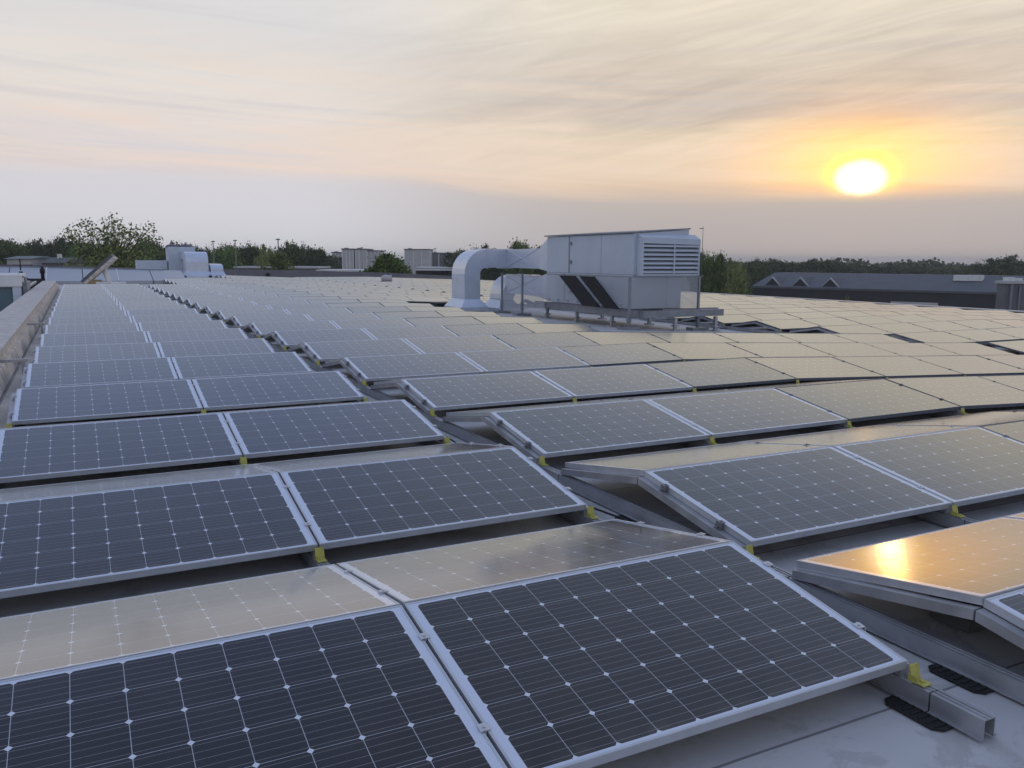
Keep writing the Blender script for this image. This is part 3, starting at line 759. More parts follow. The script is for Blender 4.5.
# guard screens
e = empty('guard_screen', 'wire mesh guard on slim posts in front of the ventilation unit', 'guard screen', (12.02, 15.68, RZ+zr(12.05)))
o = Vector(e.location)
def gbx(name, m, q, bev=0): 
    b = MB()
    for t in q: b.box(*[v-w for v, w in zip(t, (o.x,o.x,o.y,o.y,o.z,o.z))])
    return b.obj(name, m, e, bev)
GT = 0.86
for (x_, y_) in ((12.02, 15.68), (14.35, 15.68), (12.02, 21.8), (12.02, 23.3)):
    zz_ = RZ+zr(x_)
    gbx('post', M['steel'], [(x_-.03, x_+.03, y_-.03, y_+.03, zz_+.05, GT), (x_-.05,x_+.05,y_-.05,y_+.05, zz_+.2, zz_+.45)])
    gbx('foot_block', M['steel'], [(x_-.28, x_+.28, y_-.15, y_+.15, zz_+.002, zz_+.09)])
gbx('top_rail', M['steel'], [(11.995, 12.045, 15.715, 20.2, GT, GT+.03), (12.05, 14.45, 15.665, 15.695, GT, GT+.03)])
gbx('mesh_panel', M['mesh'], [(12.016, 12.024, 15.72, 20.2, 0.02, GT-.003), (12.06, 14.31, 15.676, 15.684, 0.02, GT-.003), (12.016, 12.024, 21.84, 23.26, -0.45, 0.25), (12.016,12.024,20.3,21.76,-.45,.25)])
# two dark slanted boards fixed to the guard
def ypix(u, z, X=11.97):     # the Y on the guard plane seen at photo column u
    lo, hi = 10.0, 30.0
    for _ in range(40):
        md = (lo+hi)/2
        if proj((X, md, z))[0] > u: lo = md
        else: hi = md
    return (lo+hi)/2
for (ua, ub_, uc, ud, lab) in ((559.5, 575, 600, 583, 'left of the two slanted dark boards in front of the ventilation unit'),
                          (579.5, 594, 619, 604.5, 'right of the two slanted dark boards in front of the ventilation unit')):
    zt, zb_ = 0.85, 0.0
    ya, yb2, yc, yd = ypix(ua, zt), ypix(ub_, zt), ypix(uc, zb_), ypix(ud, zb_)
    ob = Vector((11.97, yc, zb_))
    b = MB(); q = lambda x, y, z: tuple(Vector((x,y,z))-ob)
    b.hexa([q(11.95,yc,zb_),q(11.99,yc,zb_),q(11.99,yd,zb_),q(11.95,yd,zb_),q(11.95,yb2,zt),q(11.99,yb2,zt),q(11.99,ya,zt),q(11.95,ya,zt)])
    bo = b.obj('slanted_board', M['black'], None, 0.004); bo.location = ob
    tag(bo, lab, 'board', 'slanted dark boards on the guard')
# antenna rod
b = MB(); b.tube([(0,0,0),(0,0,1.35)], [0.012, 0.006], 6); b.box(-.12,.02,-.012,.012,1.28,1.30); b.box(-.05,.05,-.05,.05,-.02,.0)
a = b.obj('antenna_rod', M['pole']); a.location = (14.42, 15.68, 0.90)
tag(a, 'thin antenna rod rising from the right end of the ventilation unit guard', 'antenna')

# ------------------------------------------------------------------ small things on the roof
def gpos(u, v): 
    p = at(u, v, z=RZ); 
    if p.x > XB:
        for _ in range(20): p = at(u, v, z=RZ+zr(p.x))
    return p
def pipe_vent(u, v, h, w, label, cat='vent pipe'):
    p = gpos(u, v)
    b = MB()
    b.tube([(0,0,0),(0,0,.04),(0,0,.05),(0,0,h*.6),(0,0,h*.72),(0,0,h*.78),(0,0,h*.92),(0,0,h)], [w*.9,w*.9,w*.55,w*.55,w*.75,w*.62,w*.5,w*.2], 12)
    o = b.obj('vent_pipe', M['black']); o.location = p; tag(o, label, cat); return o
pipe_vent(268, 279.5, 0.62, 0.34, 'small dark cone vent standing alone on the roof left of the ball shaped cowl')
# standing dark figure-like pipe and equipment beyond the parapet
for (u, v, vt, w, lab) in ((43, 280, 266.5, 0.12, 'dark upright vent pipe beyond the end of the left parapet'),):
    D = 46; p0 = at(u, v, D=D); h = (v-vt)/FPX*D
    e = empty('vent_pipe', lab, 'vent pipe', p0)
    b = MB(); b.tube([(0,0,-1.2),(0,0,h*.45),(0,0,h*.55),(0,0,h*.8),(0,0,h*.88)], [w*.75,w*.75,w*1.1,w*1.05,w*.5], 12); b.obj('pipe', M['black'], e)
    b = MB(); b.tube([(0,0,h*.881),(0,0,h*.93),(0,0,h)], [w*.5,w*.55,w*.25], 12); b.obj('cap', M['black'], e)
D = 44; p0 = at(21.5, 281, D=D)
e = empty('tool_stand', 'small black stand with a thin mast and hanging cable beyond the left parapet', 'stand', p0)
b = MB(); b.box(-.08,.08,-.08,.08,-1.1,.5); b.obj('body', M['black'], e, .02)
b = MB(); b.tube([(0,0,.551),(0,0,1.15)], .03, 8); b.obj('mast', M['black'], e)
b = MB(); b.tube([(0.081,0,.45),(.2,0,.2),(.4,0,.05),(.5,0,.12),(.6,0,-.05),(.62,0,-.9)], .022, 8); b.obj('cable', M['black'], e)

# cowl with dark base
p = gpos(386, 285)
e = empty('roof_cowl', 'pale round roof cowl on a dark base in the middle of the far roof', 'roof vent', p)
b = MB(); b.box(-.35,.35,-.35,.35,0,.28); b.box(-.75,.75,-.6,.6,0,.05); b.obj('base', M['black'], e, .01)
b = MB(); b.tube([(0,0,.28),(0,0,.35),(0,0,.5),(0,0,.7),(0,0,.8)], [.35,.62,.72,.66,.2], 14); b.obj('cowl_head', M['palewall'], e)
b = MB(); b.tube([(.45,0,.42),(.85,0,.5)], [.3,.34], 12); b.obj('cowl_mouth', M['palewall'], e)
e.scale = (.52, .52, .95)

# tilted loose panel leaning on a strut
D = 46.0
pb = at(84, 284, D=D); pt_ = at(114, 257.5, D=D)
e = empty('leaning_panel', 'long grey board propped up at a steep angle behind the left panel rows', 'propped board', pb)
v = pt_-pb; n_ = Vector((v.z, 0, -v.x)).normalized()*0.16; dep = Vector((0.2, 1.1, 0))
b = MB(); q = [Vector((0,0,0)), v, v+dep, dep]
b.hexa([tuple(t-n_*0.5) for t in (q[0],q[1],q[2],q[3])]+[tuple(t+n_*0.5) for t in (q[0],q[1],q[2],q[3])])
b.obj('board', M['concrete'], e, .01)
b = MB(); b.hexa([tuple(t-n_*0.5-n_*1.0) for t in (q[0],q[1],q[2],q[3])]+[tuple(t-n_*0.51) for t in (q[0],q[1],q[2],q[3])]); b.obj('edge_trim', M['cabinet_dark'], e)
b = MB(); s0 = at(103.5, 268, D=D+.6)-pb; s1 = at(110, 283.5, D=D+.4)-pb; b.tube([tuple(s0), tuple(s1)], .14, 8); b.tube([tuple(s1+Vector((-.7,0,0))), tuple(s1+Vector((.8,0,0)))], .1, 8); b.obj('strut', M['white'], e)
p = at(96, 282, D=46.5)
b = MB(); b.box(-.45,.3,-.3,.3,-1.0,.12); bo = b.obj('wooden_box', M['wood'], None, .01); bo.location = p
tag(bo, 'small wooden box under the propped board', 'box')
p = gpos(151, 281.5)
e = empty('timber_stack', 'low stack of yellow and brown timber at the far corner of the wide panel block', 'timber stack', p)
b = MB(); b.box(-.75,.3,-.3,.3,0,.42); b.obj('yellow_timber', M['wood'], e, .01)
b = MB(); b.box(.31,1.1,-.25,.25,0,.33); b.obj('brown_timber', M['rust'], e, .01)

# access duct cluster far left
UZ = RZ
def small_unit():
    D0 = 73
    A = at(197, 278, z=RZ)
    e = empty('distant_duct', 'pair of shiny bent metal ducts standing on the far roof left of centre', 'air duct', A)
    k = A.y/FPX*1.0
    sc = (A-CAMP).dot(fw)/FPX   # metres per pixel there
    def hood(x0, x1, h, name):
        b = MB(); w = (x1-x0)*sc; xo = (x0-197)*sc
        def r(y0, y1, z): return [(xo,y0,z),(xo+w,y0,z),(xo+w,y1,z),(xo,y1,z)]
        def s(y, z0, z1): return [(xo,y,z0),(xo+w,y,z0),(xo+w,y,z1),(xo,y,z1)]
        H = h*sc
        b.loft([[(xo-.2,-1.2,0),(xo+w+.2,-1.2,0),(xo+w+.2,1.2,0),(xo-.2,1.2,0)], [(xo-.2,-1.2,.2),(xo+w+.2,-1.2,.2),(xo+w+.2,1.2,.2),(xo-.2,1.2,.2)], r(-.9,.9,.55), r(-.9,.9,H*.62),
                [(xo,-.8,H*.80),(xo+w,-.8,H*.80),(xo+w,.95,H*.66),(xo,.95,H*.66)], [(xo,-.45,H*.93),(xo+w,-.45,H*.93),(xo+w,1.1,H*.7),(xo,1.1,H*.7)],
                [(xo,.2,H*1.0),(xo+w,.2,H*1.0),(xo+w,1.3,H*.72),(xo,1.3,H*.72)], [(xo,3.0,H*1.0),(xo+w,3.0,H*1.0),(xo+w,3.0,H*.72),(xo,3.0,H*.72)]])
        return b.obj(name, M['duct'], e)
    hood(186, 207, 26, 'tall_duct'); hood(209, 221, 14, 'short_duct')
    b = MB(); b.box((175-197)*sc, (201-197)*sc, 3.05, 5.5, .1, 31*sc); b.obj('casing', M['cabinet'], e, .02)
    b = MB()
    for q in (180, 193): b.tube([((q-197)*sc,4,30.5*sc),((q-197)*sc,4,31.6*sc),((q-197)*sc,4,33*sc),((q-197)*sc,4,34*sc)], [.5,.55,.4,.1], 12)
    b.obj('fan_cowl', M['cabinet_dark'], e)
    b = MB(); b.box((145-197)*sc, (174-197)*sc, 3.5, 5.2, 8*sc, 17*sc); b.obj('horizontal_duct', M['cabinet'], e, .02)
    b = MB()
    for q in (150, 160, 170): b.box((q-197)*sc-.05, (q-197)*sc+.05, 4.2, 4.3, 0, 8*sc)
    b.obj('support_post', M['steel'], e)
small_unit()
for i, (u, v) in enumerate(((226, 278.5), (231.5, 279.0), (399, 286.5))):
    p = gpos(u, v); b = MB(); b.tube([(0,0,0),(0,0,.12),(0,0,.3)], [.25,.22,.08], 10)
    o_ = b.obj('roof_drain', M['black']); o_.location = p
    tag(o_, ['left of two tiny dark roof outlets beside the distant ducts', 'right of two tiny dark roof outlets beside the distant ducts', 'tiny dark roof outlet just right of the pale cowl'][i], 'roof outlet')
# long steel strip added for the dark walkway line in the far aisle
p0, p1 = gpos(370, 284.6), gpos(456, 283.3)
b = MB(); d_ = (p1-p0); b.box(0, d_.length, -.12, .12, .0, .12); ct = b.obj('roof_strip', M['steel']); ct.location = p0
ct.rotation_euler = (0, math.asin(-d_.z/d_.length), math.atan2(d_.y, d_.x))
tag(ct, 'long thin strip standing in for the dark walkway line behind the pale cowl', 'cable tray')
p0, p1 = at(128, 275.5, D=66), at(186, 277, D=66)
b = MB(); d_ = (p1-p0); b.box(0, d_.length, -.15, .15, -.1, .12); ct = b.obj('roof_strip', M['cabinet_dark']); ct.location = p0
ct.rotation_euler = (0, math.asin(-d_.z/d_.length), math.atan2(d_.y, d_.x))
tag(ct, 'dark cable tray running to the foot of the distant ducts', 'cable tray')

# cabinet behind the left parapet
e = empty('condenser_cabinet', 'grey green cabinet with pale lid behind the left parapet at the photo edge', 'cabinet', (-4.35, 34, -0.95))
b = MB(); b.box(-1.9, 1.2, -1.6, 1.6, 0, 1.19); b.obj('side', M['teal'], e, .01)
b = MB(); b.box(1.205, 1.47, -1.75, 1.7, 0, 1.19); b.obj('corner_panel', M['cabinet'], e, .01)
b = MB(); b.box(-2.0, 1.5, -1.8, 1.8, 1.19, 1.63); b.obj('lid', M['white'], e, .04)
b = MB(); b.box(1.501, 1.66, -1.3, .9, 0.1, 1.35); b.tube([(1.6,-1.0,0.1),(1.6,-1.0,1.5),(1.35,-1.0,1.62)], .05, 8); b.obj('pipework', M['steel'], e, .01)
e = empty('roof_kerb', 'low dark kerb with a white edge on the lower roof behind the parapet', 'kerb', (-3.5, 43, -0.95))
b = MB(); b.box(-.9, .45, -4.2, 4.2, 0, .95); b.obj('body', M['darkwall'], e)
b = MB(); b.box(-.9, .50, -4.25, 4.2, .95, 1.02); b.obj('top', M['greyroof'], e)
b = MB(); b.box(.505, .56, -4.25, 4.2, .93, 1.03); b.box(-.9, .56, -4.31, -4.255, .93, 1.03); b.obj('white_edge', M['white'], e)
b = MB(); b.box(-30, -2.64, 50.5, 51.0, -0.949, 0.12)
tag(b.obj('low_wall', M['darkwall']), 'dark low wall crossing behind the end of the left parapet', 'wall')
# small bars bridging parapet and array
for i, (y_, lab) in enumerate(((9.9, 'nearer dark bar bridging the parapet foot and the panel edge'), (16.8, 'farther dark bar bridging the parapet foot and the panel edge'))):
    b = MB(); b.box(-2.03, -1.70, y_, y_+.07, -0.06, -.02); b.box(-1.78,-1.74,y_+.01,y_+.06,RZ+.002,-.06)
    tag(b.obj('tie_bar', M['rail']), lab, 'tie bar', 'tie bars at the parapet')
# black block added for the dark gap between row end and duct
p0, p1 = gpos(434, 307), gpos(456, 307)
b = MB(); b.box(p0.x, p1.x, p0.y-.3, p0.y+.7, p0.z-.02, p0.z+.16)
tag(b.obj('gap_block', M['black'], None, .01), 'flat black block standing in for the dark gap left of the tall duct', 'dark gap block')

# ------------------------------------------------------------------ trees
def crown_mesh(name, w, h, n, per, leaf, seed, shape='round', m='leaf_dark', openness=0.0):
    rnd = random.Random(seed); b = MB(); cl = []
    for k in range(n):
        while True:
            x, y, z = rnd.uniform(-1,1), rnd.uniform(-1,1), rnd.uniform(-1,1)
            r2 = x*x+y*y+z*z
            if r2 > 1: continue
            if shape == 'round' and r2 < 0.25 and rnd.random() < 0.6: continue
            if shape == 'cone' and (x*x+y*y)**.5 > (1.05-z)*0.55: continue
            break
        s = 1+0.10*math.sin(3.1*x+seed)+0.10*math.sin(4.3*y+seed*2)+.08*math.sin(7.1*x*z+seed)
        cl.append((x*w/2*s, y*w/2*s, (z*s if z > 0 else z)*h/2, rnd.uniform(.5,1.15)))
    for cx, cy, cz, cr in cl:
        R_ = leaf*2.0*cr
        for j in range(per):
            p = Vector((rnd.gauss(0,.55), rnd.gauss(0,.55), rnd.gauss(0,.42)))*R_ + Vector((cx,cy,cz))
            a = Vector((rnd.gauss(0,1),rnd.gauss(0,1),rnd.gauss(0,1))).normalized(); c = a.orthogonal().normalized(); d = a.cross(c)
            l = leaf*rnd.uniform(.5,1.1)
            b.quad([tuple(p-c*l*.5), tuple(p+d*l*.35), tuple(p+c*l*.5), tuple(p-d*l*.35)])
    return b.mesh(name, M[m]), cl
def trunk_mesh(h, r, cl, hc, seed, limbs=10):
    rnd = random.Random(seed); b = MB()
    b.tube([(0,0,0),(.1*r,0,h*.5),(0,.2*r,h)], [r, r*.75, r*.45], 8)
    for q in rnd.sample(cl, min(limbs, len(cl))):
        z0 = h*rnd.uniform(.55,.98); e = Vector((q[0],q[1],q[2]+hc)); s = Vector((0,0,z0)); m_ = s.lerp(e,.5)+Vector((0,0,.3))
        b.tube([tuple(s), tuple(m_), tuple(e)], [r*.35, r*.22, r*.08], 5)
    return b.mesh('trunk', M['bark'])
KINDS = []
for k, (w, h, n, per, leaf, shp, m) in enumerate(((9,8,200,62,.55,'round','leaf_dark'), (11,9,240,62,.55,'round','leaf_mid'), (13,9,270,62,.55,'round','leaf_dark'),
                                     (8,9,150,38,.5,'cone','leaf_mid'), (12,8,240,62,.55,'round','leaf_warm'))):
    cm, cl = crown_mesh('crown', w, h, n, per, leaf, k+3, shp, m)
    KINDS.append((cm, trunk_mesh(5, .3, cl, 6, k), w, h))
def tree(kind, u, vt, D, wpx, label, group, name='distant_tree'):
    cm, tm, w, h = KINDS[kind]
    top = at(u, vt, D=D); base = Vector((top.x, top.y, GZ)); H = top.z-GZ
    sx_ = wpx/FPX*D/w; sz = H/(6+h/2*0.93)
    e = empty(name, label, 'tree', base, random.uniform(0, 6), group)
    e.scale = (sx_, sx_, sz)
    c = link('crown', cm, e, loc=(0,0,6)); t = link('trunk', tm, e)
    return e
# left and middle tree line: (u, top v, depth, width px, kind)
TL = [(-14,240,210,40,0),(8,243,190,34,1),(28,245,200,30,0),(48,243,190,30,2),(62,241,205,34,0),(84,246,180,40,1),(110,248,175,44,4),(134,247,185,40,1),(150,243,200,34,0),(166,246,190,32,2),
      (181,247,210,24,0),(196,249,205,26,0),(214,250,200,30,2),(228,248,190,34,1),(244,247,195,32,2),(258,249,200,26,1),(268,252,180,24,4),
      (291,247,190,30,0),(310,248,195,34,2),(322,255,230,24,0),(345,257,300,30,0),(440,257,330,40,0),(468,251,190,40,2),(488,250,200,26,0),
      (430,258,360,40,2),(522,245,150,26,1),(540,252,190,40,0),(500,256,220,40,4)]
for i, (u, vt, D, wp, k) in enumerate(TL):
    tree(k, u, vt, D, wp*1.15, f'dark leafy tree, {ORD[i]} listed from the left edge in the left tree line', 'trees of the left and middle tree line')
TR = [(703,256,150,24,1),(716,257,140,20,1),(734,266,140,26,4),(745,263,230,40,2),(762,261,260,34,2),(783,262,270,34,0),(800,264,280,28,2),(818,262,280,34,0),(832,261,290,26,2),(848,266,300,30,0),
      (868,266,310,30,2),(885,268,310,28,0),(903,267,320,28,2),(922,268,320,30,0),(944,268,310,32,2),(962,269,320,26,0),(985,264,260,34,2),(1002,259,250,34,0),(1018,263,255,34,2),(1040,264,260,40,0),(975,270,330,40,2)]
for i, (u, vt, D, wp, k) in enumerate(TR):
    tree(k, u, vt, D, wp*1.15, f'dark rounded tree in the right tree line, {ORD[i]} from the ventilation unit', 'trees of the right tree line')
tree(3, 748, 281, 75, 34, 'low bushy green tree just outside the right roof edge beside the ventilation unit', None, 'bushy_tree')
tree(3, 848, 291, 80, 22, 'small dark shrub-like tree in front of the long low industrial building', None, 'bushy_tree')
# conspicuous trees built on their own
def own_tree(name, label, u, vt, vb, D, wpx, n, per, leaf, shp, m, seed, limbs):
    top = at(u, vt, D=D); bot = at(u, vb, D=D); hc = top.z-bot.z; wc = wpx/FPX*D
    cm, cl = crown_mesh('crown', wc, hc, n, per, leaf, seed, shp, m)
    e = empty(name, label, 'tree', (top.x, top.y, GZ))
    cz = (top.z+bot.z)/2-GZ
    link('crown', cm, e, loc=(0,0,cz)); link('trunk', trunk_mesh(bot.z-GZ+hc*.45, .22, cl, cz, seed, limbs), e)
    return e
own_tree('rounded_tree', 'dense green tree with a ragged top at the middle of the far roof edge', 387, 249, 284, 100, 50, 300, 60, .36, 'cone', 'leaf_mid', 11, 20)
own_tree('rounded_tree', 'small pale bush-like tree beside the left lamp mast behind the far roof', 280, 254, 284, 110, 30, 80, 34, .36, 'round', 'leaf_warm', 15, 10)
# airy young tree: upright open limbs with leaf tufts
def airy_tree():
    rnd = random.Random(5); D = 92.0; k = D/FPX
    base = at(108, 300, D=D); base.z = GZ
    e = empty('airy_tree', 'tall airy tree with sparse leaf tufts rising above the far left roof', 'tree', base)
    def loc(u, v, dy=0): 
        p = at(u, v, D=D+dy); return p-base
    tr = MB(); lf = MB()
    root = loc(110, 285); tr.tube([(0,0,0), tuple(root*0.6+Vector((0,0,0))), tuple(root)], [.3,.25,.2], 8)
    tips = [(66,232),(72,236),(84,223),(90,222),(80,240),(96,230),(100,236),(106,222),(112,217),(115,224),(121,222),(126,229),(118,232),(132,228),(138,228),(145,233),(152,226),(148,240),(158,239),(140,240),
            (90,238),(108,236),(128,238),(74,228),(104,229),(134,236)]
    for (u, v) in tips:
        t = loc(u, v, rnd.uniform(-2.5,2.5)); m1 = root.lerp(t, .45)+Vector((0,0,.5)); tr.tube([tuple(root), tuple(m1), tuple(t)], [.09,.05,.02], 5)
        for s in (0.7, .82, .92, 1.0):
            c = m1.lerp(t, (s-.45)/.55) + Vector((rnd.uniform(-.3,.3),rnd.uniform(-.3,.3),rnd.uniform(-.15,.2)))
            for j in range(20 if s > .8 else 8):
                p = c+Vector((rnd.gauss(0,.3),rnd.gauss(0,.3),rnd.gauss(0,.24)))
                a = Vector((rnd.gauss(0,1),rnd.gauss(0,1),rnd.gauss(0,1))).normalized(); cc = a.orthogonal().normalized(); d = a.cross(cc); l = rnd.uniform(.16,.34)
                lf.quad([tuple(p-cc*l*.5), tuple(p+d*l*.38), tuple(p+cc*l*.5), tuple(p-d*l*.38)])
    for _ in range(170):
        u = rnd.gauss(112, 22); v = rnd.uniform(246+abs(u-108)*.12, 286); 
        if abs(u-112) > 44: continue
        c = loc(u, v, rnd.uniform(-3,3))
        for j in range(30):
            p = c+Vector((rnd.gauss(0,.45),rnd.gauss(0,.45),rnd.gauss(0,.38)))
            a = Vector((rnd.gauss(0,1),rnd.gauss(0,1),rnd.gauss(0,1))).normalized(); cc = a.orthogonal().normalized(); d = a.cross(cc); l = rnd.uniform(.18,.4)
            lf.quad([tuple(p-cc*l*.5), tuple(p+d*l*.38), tuple(p+cc*l*.5), tuple(p-d*l*.38)])
    link('crown', lf.mesh('crown', M['leaf_warm']), e); link('trunk', tr.mesh('trunk', M['bark']), e)
airy_tree()
# far woods closing the horizon
wb = MB(); rnd = random.Random(2)
for k in range(2600):
    a = R(rnd.uniform(-35, 85)); r = rnd.uniform(420, 700); x, y = math.sin(a)*r, math.cos(a)*r
    hh = 8.2+1.6*math.sin(a*23)+1.5*math.sin(a*61+1)+rnd.uniform(-1.5,1.5)
    for j in range(8):
        p = Vector((x+rnd.gauss(0,3), y+rnd.gauss(0,3), GZ+rnd.uniform(.5,hh)))
        A = Vector((rnd.gauss(0,1),rnd.gauss(0,1),rnd.gauss(0,1))).normalized(); c = A.orthogonal().normalized(); d = A.cross(c); l = rnd.uniform(2,4)
        wb.quad([tuple(p-c*l*.5), tuple(p+d*l*.4), tuple(p+c*l*.5), tuple(p-d*l*.4)])
tag(wb.obj('far_wood', M['leaf_dark'], fix=False), 'far off band of dark woodland along the horizon', 'woodland', kind='stuff')

# ------------------------------------------------------------------ buildings
def facing_frame(u0_, u1_, D0, D1):
    """base line on the ground between two photo columns at two depths"""
    a = at(u0_, 300, D=D0); c = at(u1_, 300, D=D1); a.z = c.z = GZ
    d = c-a; L_ = d.length; ang = math.atan2(d.y, d.x)
    return a, L_, ang
def zat(v, D): return at(512, v, D=D).z - GZ
def building(name, label, u0_, u1_, D0, D1, vt, depth, wallm, roofm, parts, roof_h=0.0, vtD=None):
    a, L_, ang = facing_frame(u0_, u1_, D0, D1)
    e = empty(name, label, 'building', a, ang)
    H = zat(vt, vtD or D0)
    b = MB(); b.box(0, L_, 0, depth, 0, H); b.obj('wall', wallm, e)
    b = MB()
    if roof_h:
        b.hexa([(-.4,-.5,H+.01),(L_+.4,-.5,H+.01),(L_+.4,depth+.5,H+.01),(-.4,depth+.5,H+.01),(-.4,depth*.45,H+roof_h),(L_+.4,depth*.45,H+roof_h),(L_+.4,depth*.55,H+roof_h),(-.4,depth*.55,H+roof_h)])
    else: b.box(-.2, L_+.2, -.2, depth+.2, H+.01, H+.35)
    b.obj('roof', roofm, e)
    for (nm, m, boxes) in parts(L_, H, depth):
        for q in (boxes if nm in ('window', 'door', 'chimney', 'skylight') else [None]):
            b = MB()
            for t in ([q] if q else boxes): b.box(*t)
            b.obj(nm, m, e)
    return e, L_, H
# long low industrial building on the right, with dormers
def parts_r(L_, H, dp):
    out = [('window', M['window'], [(L_*t, L_*t+3.2, -.06, -.01, H*.35, H*.62) for t in (.36,.44,.52,.66,.78,.86,.93)]),
           ('door', M['brick'], [(L_*.57, L_*.57+5, -.07, -.01, 0.05, H*.5)]),
           ('pale_window_strip', M['palewall'], [(L_*.47, L_*.47+7, -.09, -.065, H*.45, H*.72)]),
           ('brick_band', M['brick'], [(0.1, L_-.1, -.14, -.1, 0.05, H*.28)])]
    return out
e, L_, H = building('industrial_building', 'long low dark industrial building with grey roof beyond the right roof edge', 752, 1090, 150, 118, 286.5, 26, M['darkwall'], M['greyroof'], parts_r, 0, 150)
# sloped main roof behind the parapet wall and its triangular dormers
b = MB(); rz1 = 2.6
b.hexa([(-.3,.3,H+.36),(L_*1.02,.3,H+.36),(L_*1.02,26,H+.36),(-.3,26,H+.36),(-.3,10,H+rz1),(L_*1.02,10,H+rz1),(L_*1.02,16,H+rz1),(-.3,16,H+rz1)])
b.obj('pitched_roof', M['greyroof'], e)
for t in (.035, .135, .238):
    b = MB(); x_ = L_*t; w_ = 2.9
    k = len(b.v)
    b.v += [(x_,1.0,H+.4),(x_+w_,1.0,H+.4),(x_+w_*.5,1.0,H+1.9),(x_+w_*.9,8.0,H+1.95),(x_+w_*.1,8.0,H+1.95),(x_+w_*.5,8.0,H+2.1)]
    b.f += [(0,1,2),(1,3,5,2),(0,2,5,4),(0,4,3,1)]; b.mi += [1,0,0,0]; b.sm += [False]*4
    d_ = b.obj('dormer', [M['greyroof'], M['darkwall']], e)
    b = MB(); b.tube([(x_,.95,H+.45),(x_+w_*.5,.95,H+1.95)], .06, 6); b.tube([(x_+w_,.95,H+.45),(x_+w_*.5,.95,H+1.95)], .14, 6); b.obj('trim', M['palewall'], d_)
b = MB(); b.box(L_*.62, L_*.62+4, 6, 8, H+1.8, H+2.7); b.obj('skylight', M['white'], e)
# grey tower block at the far right
building('plant_tower', 'grey metal tower with pale top at the right photo edge', 1004, 1034, 105, 105, 281, 1.8, M['greywall'], M['palewall'],
         lambda L_, H, dp: [('pipe_riser', M['steel'], [(L_*.15, L_*.22, -.3, -.01, 0.1, H-.1), (L_*.45, L_*.5, -.2, -.01, 0.1, H-.3)]), ('chimney', M['white'], [(L_*.1, L_*.35, 0.3, 1.3, H+.36, H+.8), (L_*.5, L_*.62, .3, 1.3, H+.36, H+.7)])])
building('white_tower', 'small white square tower between trees on the right skyline', 972, 980, 240, 240, 273, 3, M['palewall'], M['greyroof'],
         lambda L_, H, dp: [('window', M['window'], [(L_*.3, L_*.7, -.06, -.01, H*.85, H*.92)])])
building('low_hall', 'low grey hall with a light roof line behind the right tree group', 780, 912, 330, 330, 276, 20, M['greywall'], M['palewall'],
         lambda L_, H, dp: [('window', M['window'], [(L_*t, L_*t+4, -.06, -.01, H*.4, H*.7) for t in (.1,.3,.5,.7,.85)])])
# pale factory blocks in the middle
def ribs(L_, H, dp):
    n = max(3, int(L_/3.2))
    return [('cladding_rib', M['white'], [(L_*k/n, L_*k/n+.3, -.12, -.01, 0.2, H-.1) for k in range(n+1)]),
            ('rooftop_gear', M['steel'], [(L_*.12+k*3.5, L_*.12+k*3.5+1.2, 2, 4, H+.36, H+.62) for k in range(max(1, int(L_/5)))]),
            ('window', M['window'], [(L_*.3, L_*.3+1.2, -.06, -.01, H*.3, H*.36)])]
for (a_, b_, vt, D, lab) in ((333,342,254.0,300,'narrow low grey annex left of the pale factory blocks'), (343,354,250.5,290,'left pale ribbed factory block in the middle distance'), (356,367,250.5,290,'middle pale ribbed factory block with a rusty stripe beside it'),
                             (368,379,252.0,292,'right pale ribbed factory block next to the ragged tree'), (405,430,250.5,300,'wide pale ribbed factory block right of the ragged tree')):
    building('factory_block', lab, a_, b_, D, D, vt, 14, M['palewall'], M['greyroof'], ribs)
building('factory_block', 'long grey factory block ending at the round trees left of the tall duct', 430.5, 455, 310, 310, 254, 20, M['greywall'], M['greyroof'], ribs)
building('link_block', 'narrow rusty red link between two pale factory blocks', 354.3, 355.8, 292, 292, 251, 6, M['rust'], M['greyroof'], lambda L_, H, dp: [('window', M['window'], [(.2*L_, .8*L_, -.06, -.01, H*.5, H*.6)])])
building('loading_hall', 'low loading hall with pale canopy below the long grey factory block', 416, 462, 190, 190, 269, 12, M['darkwall'], M['palewall'],
         lambda L_, H, dp: [('window', M['window'], [(L_*t, L_*t+2.5, -.06, -.01, H*.35, H*.75) for t in (.1,.35,.6,.8)]), ('canopy', M['white'], [(0, L_, -2.2, -.25, H*.95, H*.99)])])
building('long_shed', 'long low shed with bright white roof strip in front of the factory blocks', 318, 376, 170, 170, 272.5, 12, M['greywall'], M['white'],
         lambda L_, H, dp: [('window', M['window'], [(L_*t, L_*t+2, -.06, -.01, H*.5, H*.8) for t in (.15,.4,.65,.85)])])
building('long_shed', 'long low grey shed beyond the far roof between the lamp masts', 236, 318, 175, 175, 269.5, 12, M['greywall'], M['palewall'],
         lambda L_, H, dp: [('window', M['window'], [(L_*t, L_*t+2, -.06, -.01, H*.5, H*.8) for t in (.1,.3,.5,.7,.9)])])
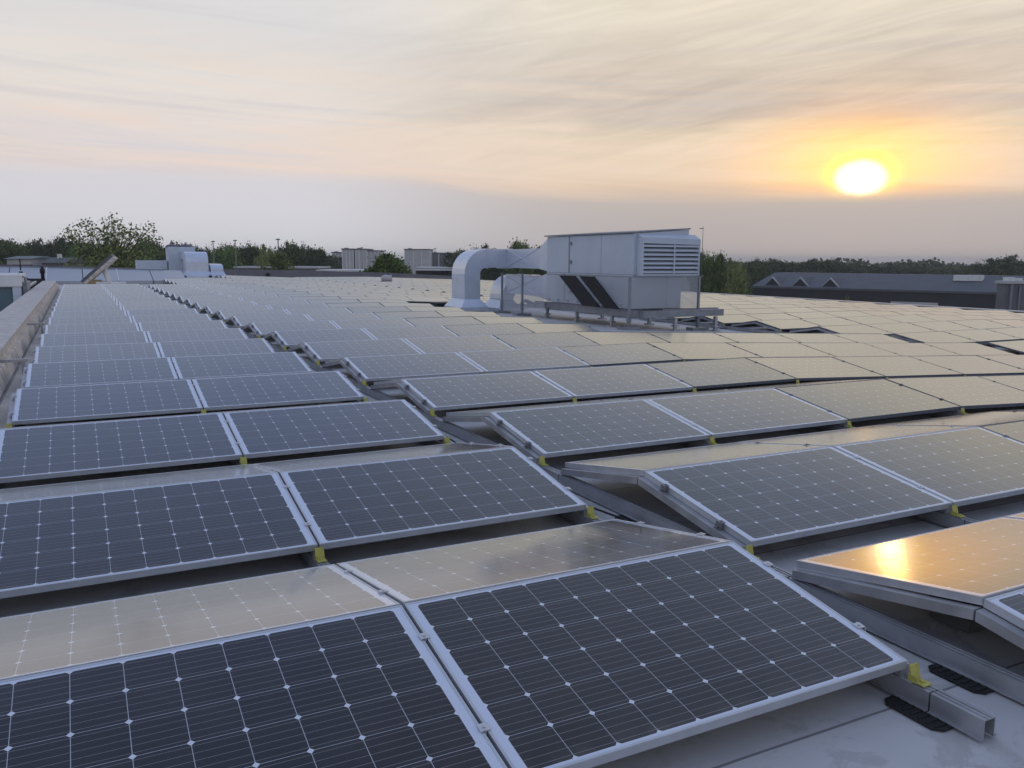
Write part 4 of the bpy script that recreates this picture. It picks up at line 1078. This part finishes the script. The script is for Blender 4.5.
building('white_house', 'pale house with a shallow roof among the trees at the far left', 10, 33, 150, 150, 261.5, 9, M['palewall'], M['teal'],
         lambda L_, H, dp: [('window', M['window'], [(L_*t, L_*t+1.2, -.06, -.01, H*.75, H*.9) for t in (.1,.35,.6,.8)])], .5)
building('grey_house', 'grey house with chimney right of the pale house at the far left', 45, 66, 150, 150, 265.5, 9, M['greywall'], M['greyroof'],
         lambda L_, H, dp: [('window', M['window'], [(L_*t, L_*t+1.2, -.06, -.01, H*.75, H*.9) for t in (.2,.6)]), ('chimney', M['white'], [(L_*.3, L_*.3+.7, 3, 3.4, H+.4, H+1.6)])], 1.0)

# lamp masts and floodlights
for (u, vt, D, lab) in ((278, 240, 150, 'tallest lamp mast, right of the pale bush behind the far roof'), (235, 241, 170, 'lamp mast rising above the trees between two others'),
                        (213, 242, 170, 'leftmost lamp mast, just right of the distant ducts'), (362, 248, 260, 'short mast on the skyline above the pale factory blocks'), (435, 249, 260, 'thin mast on the skyline right of the ragged tree')):
    top = at(u, vt, D=D)
    e = empty('lamp_mast', lab, 'lamp mast', (top.x, top.y, GZ), group='lamp masts on the skyline'); Hh = top.z-GZ
    b = MB(); b.tube([(0,0,0),(0,0,Hh)], [.16,.09], 8); b.obj('pole', M['pole'], e)
    b = MB(); b.box(-.34,.34,-.15,.15,Hh,Hh+.22); b.obj('lamp_head', M['pole'], e, .03)
print('panels', len(panels), 'chosen', len(chosen), 'stuff', lo_n)

# ------------------------------------------------------------------ thin evening haze
hm = bpy.data.materials.new('haze'); hm.use_nodes = True; hm.node_tree.nodes.clear()
g = G(hm.node_tree); pv = g.n('ShaderNodeVolumePrincipled'); pv.inputs['Density'].default_value = 0.00035
pv.inputs['Color'].default_value = (0.93, 0.94, 0.98, 1); pv.inputs['Anisotropy'].default_value = 0.3
ho = g.n('ShaderNodeOutputMaterial'); g.L.new(pv.outputs[0], ho.inputs['Volume'])
b = MB(); b.box(-2500, 3000, -600, 3000, GZ-1.0, 14.0); hz = b.obj('haze', hm); tag(hz, kind='stuff', label='thin pale evening haze in the air')
S.cycles.volume_step_rate = 4.0; S.cycles.volume_max_steps = 64
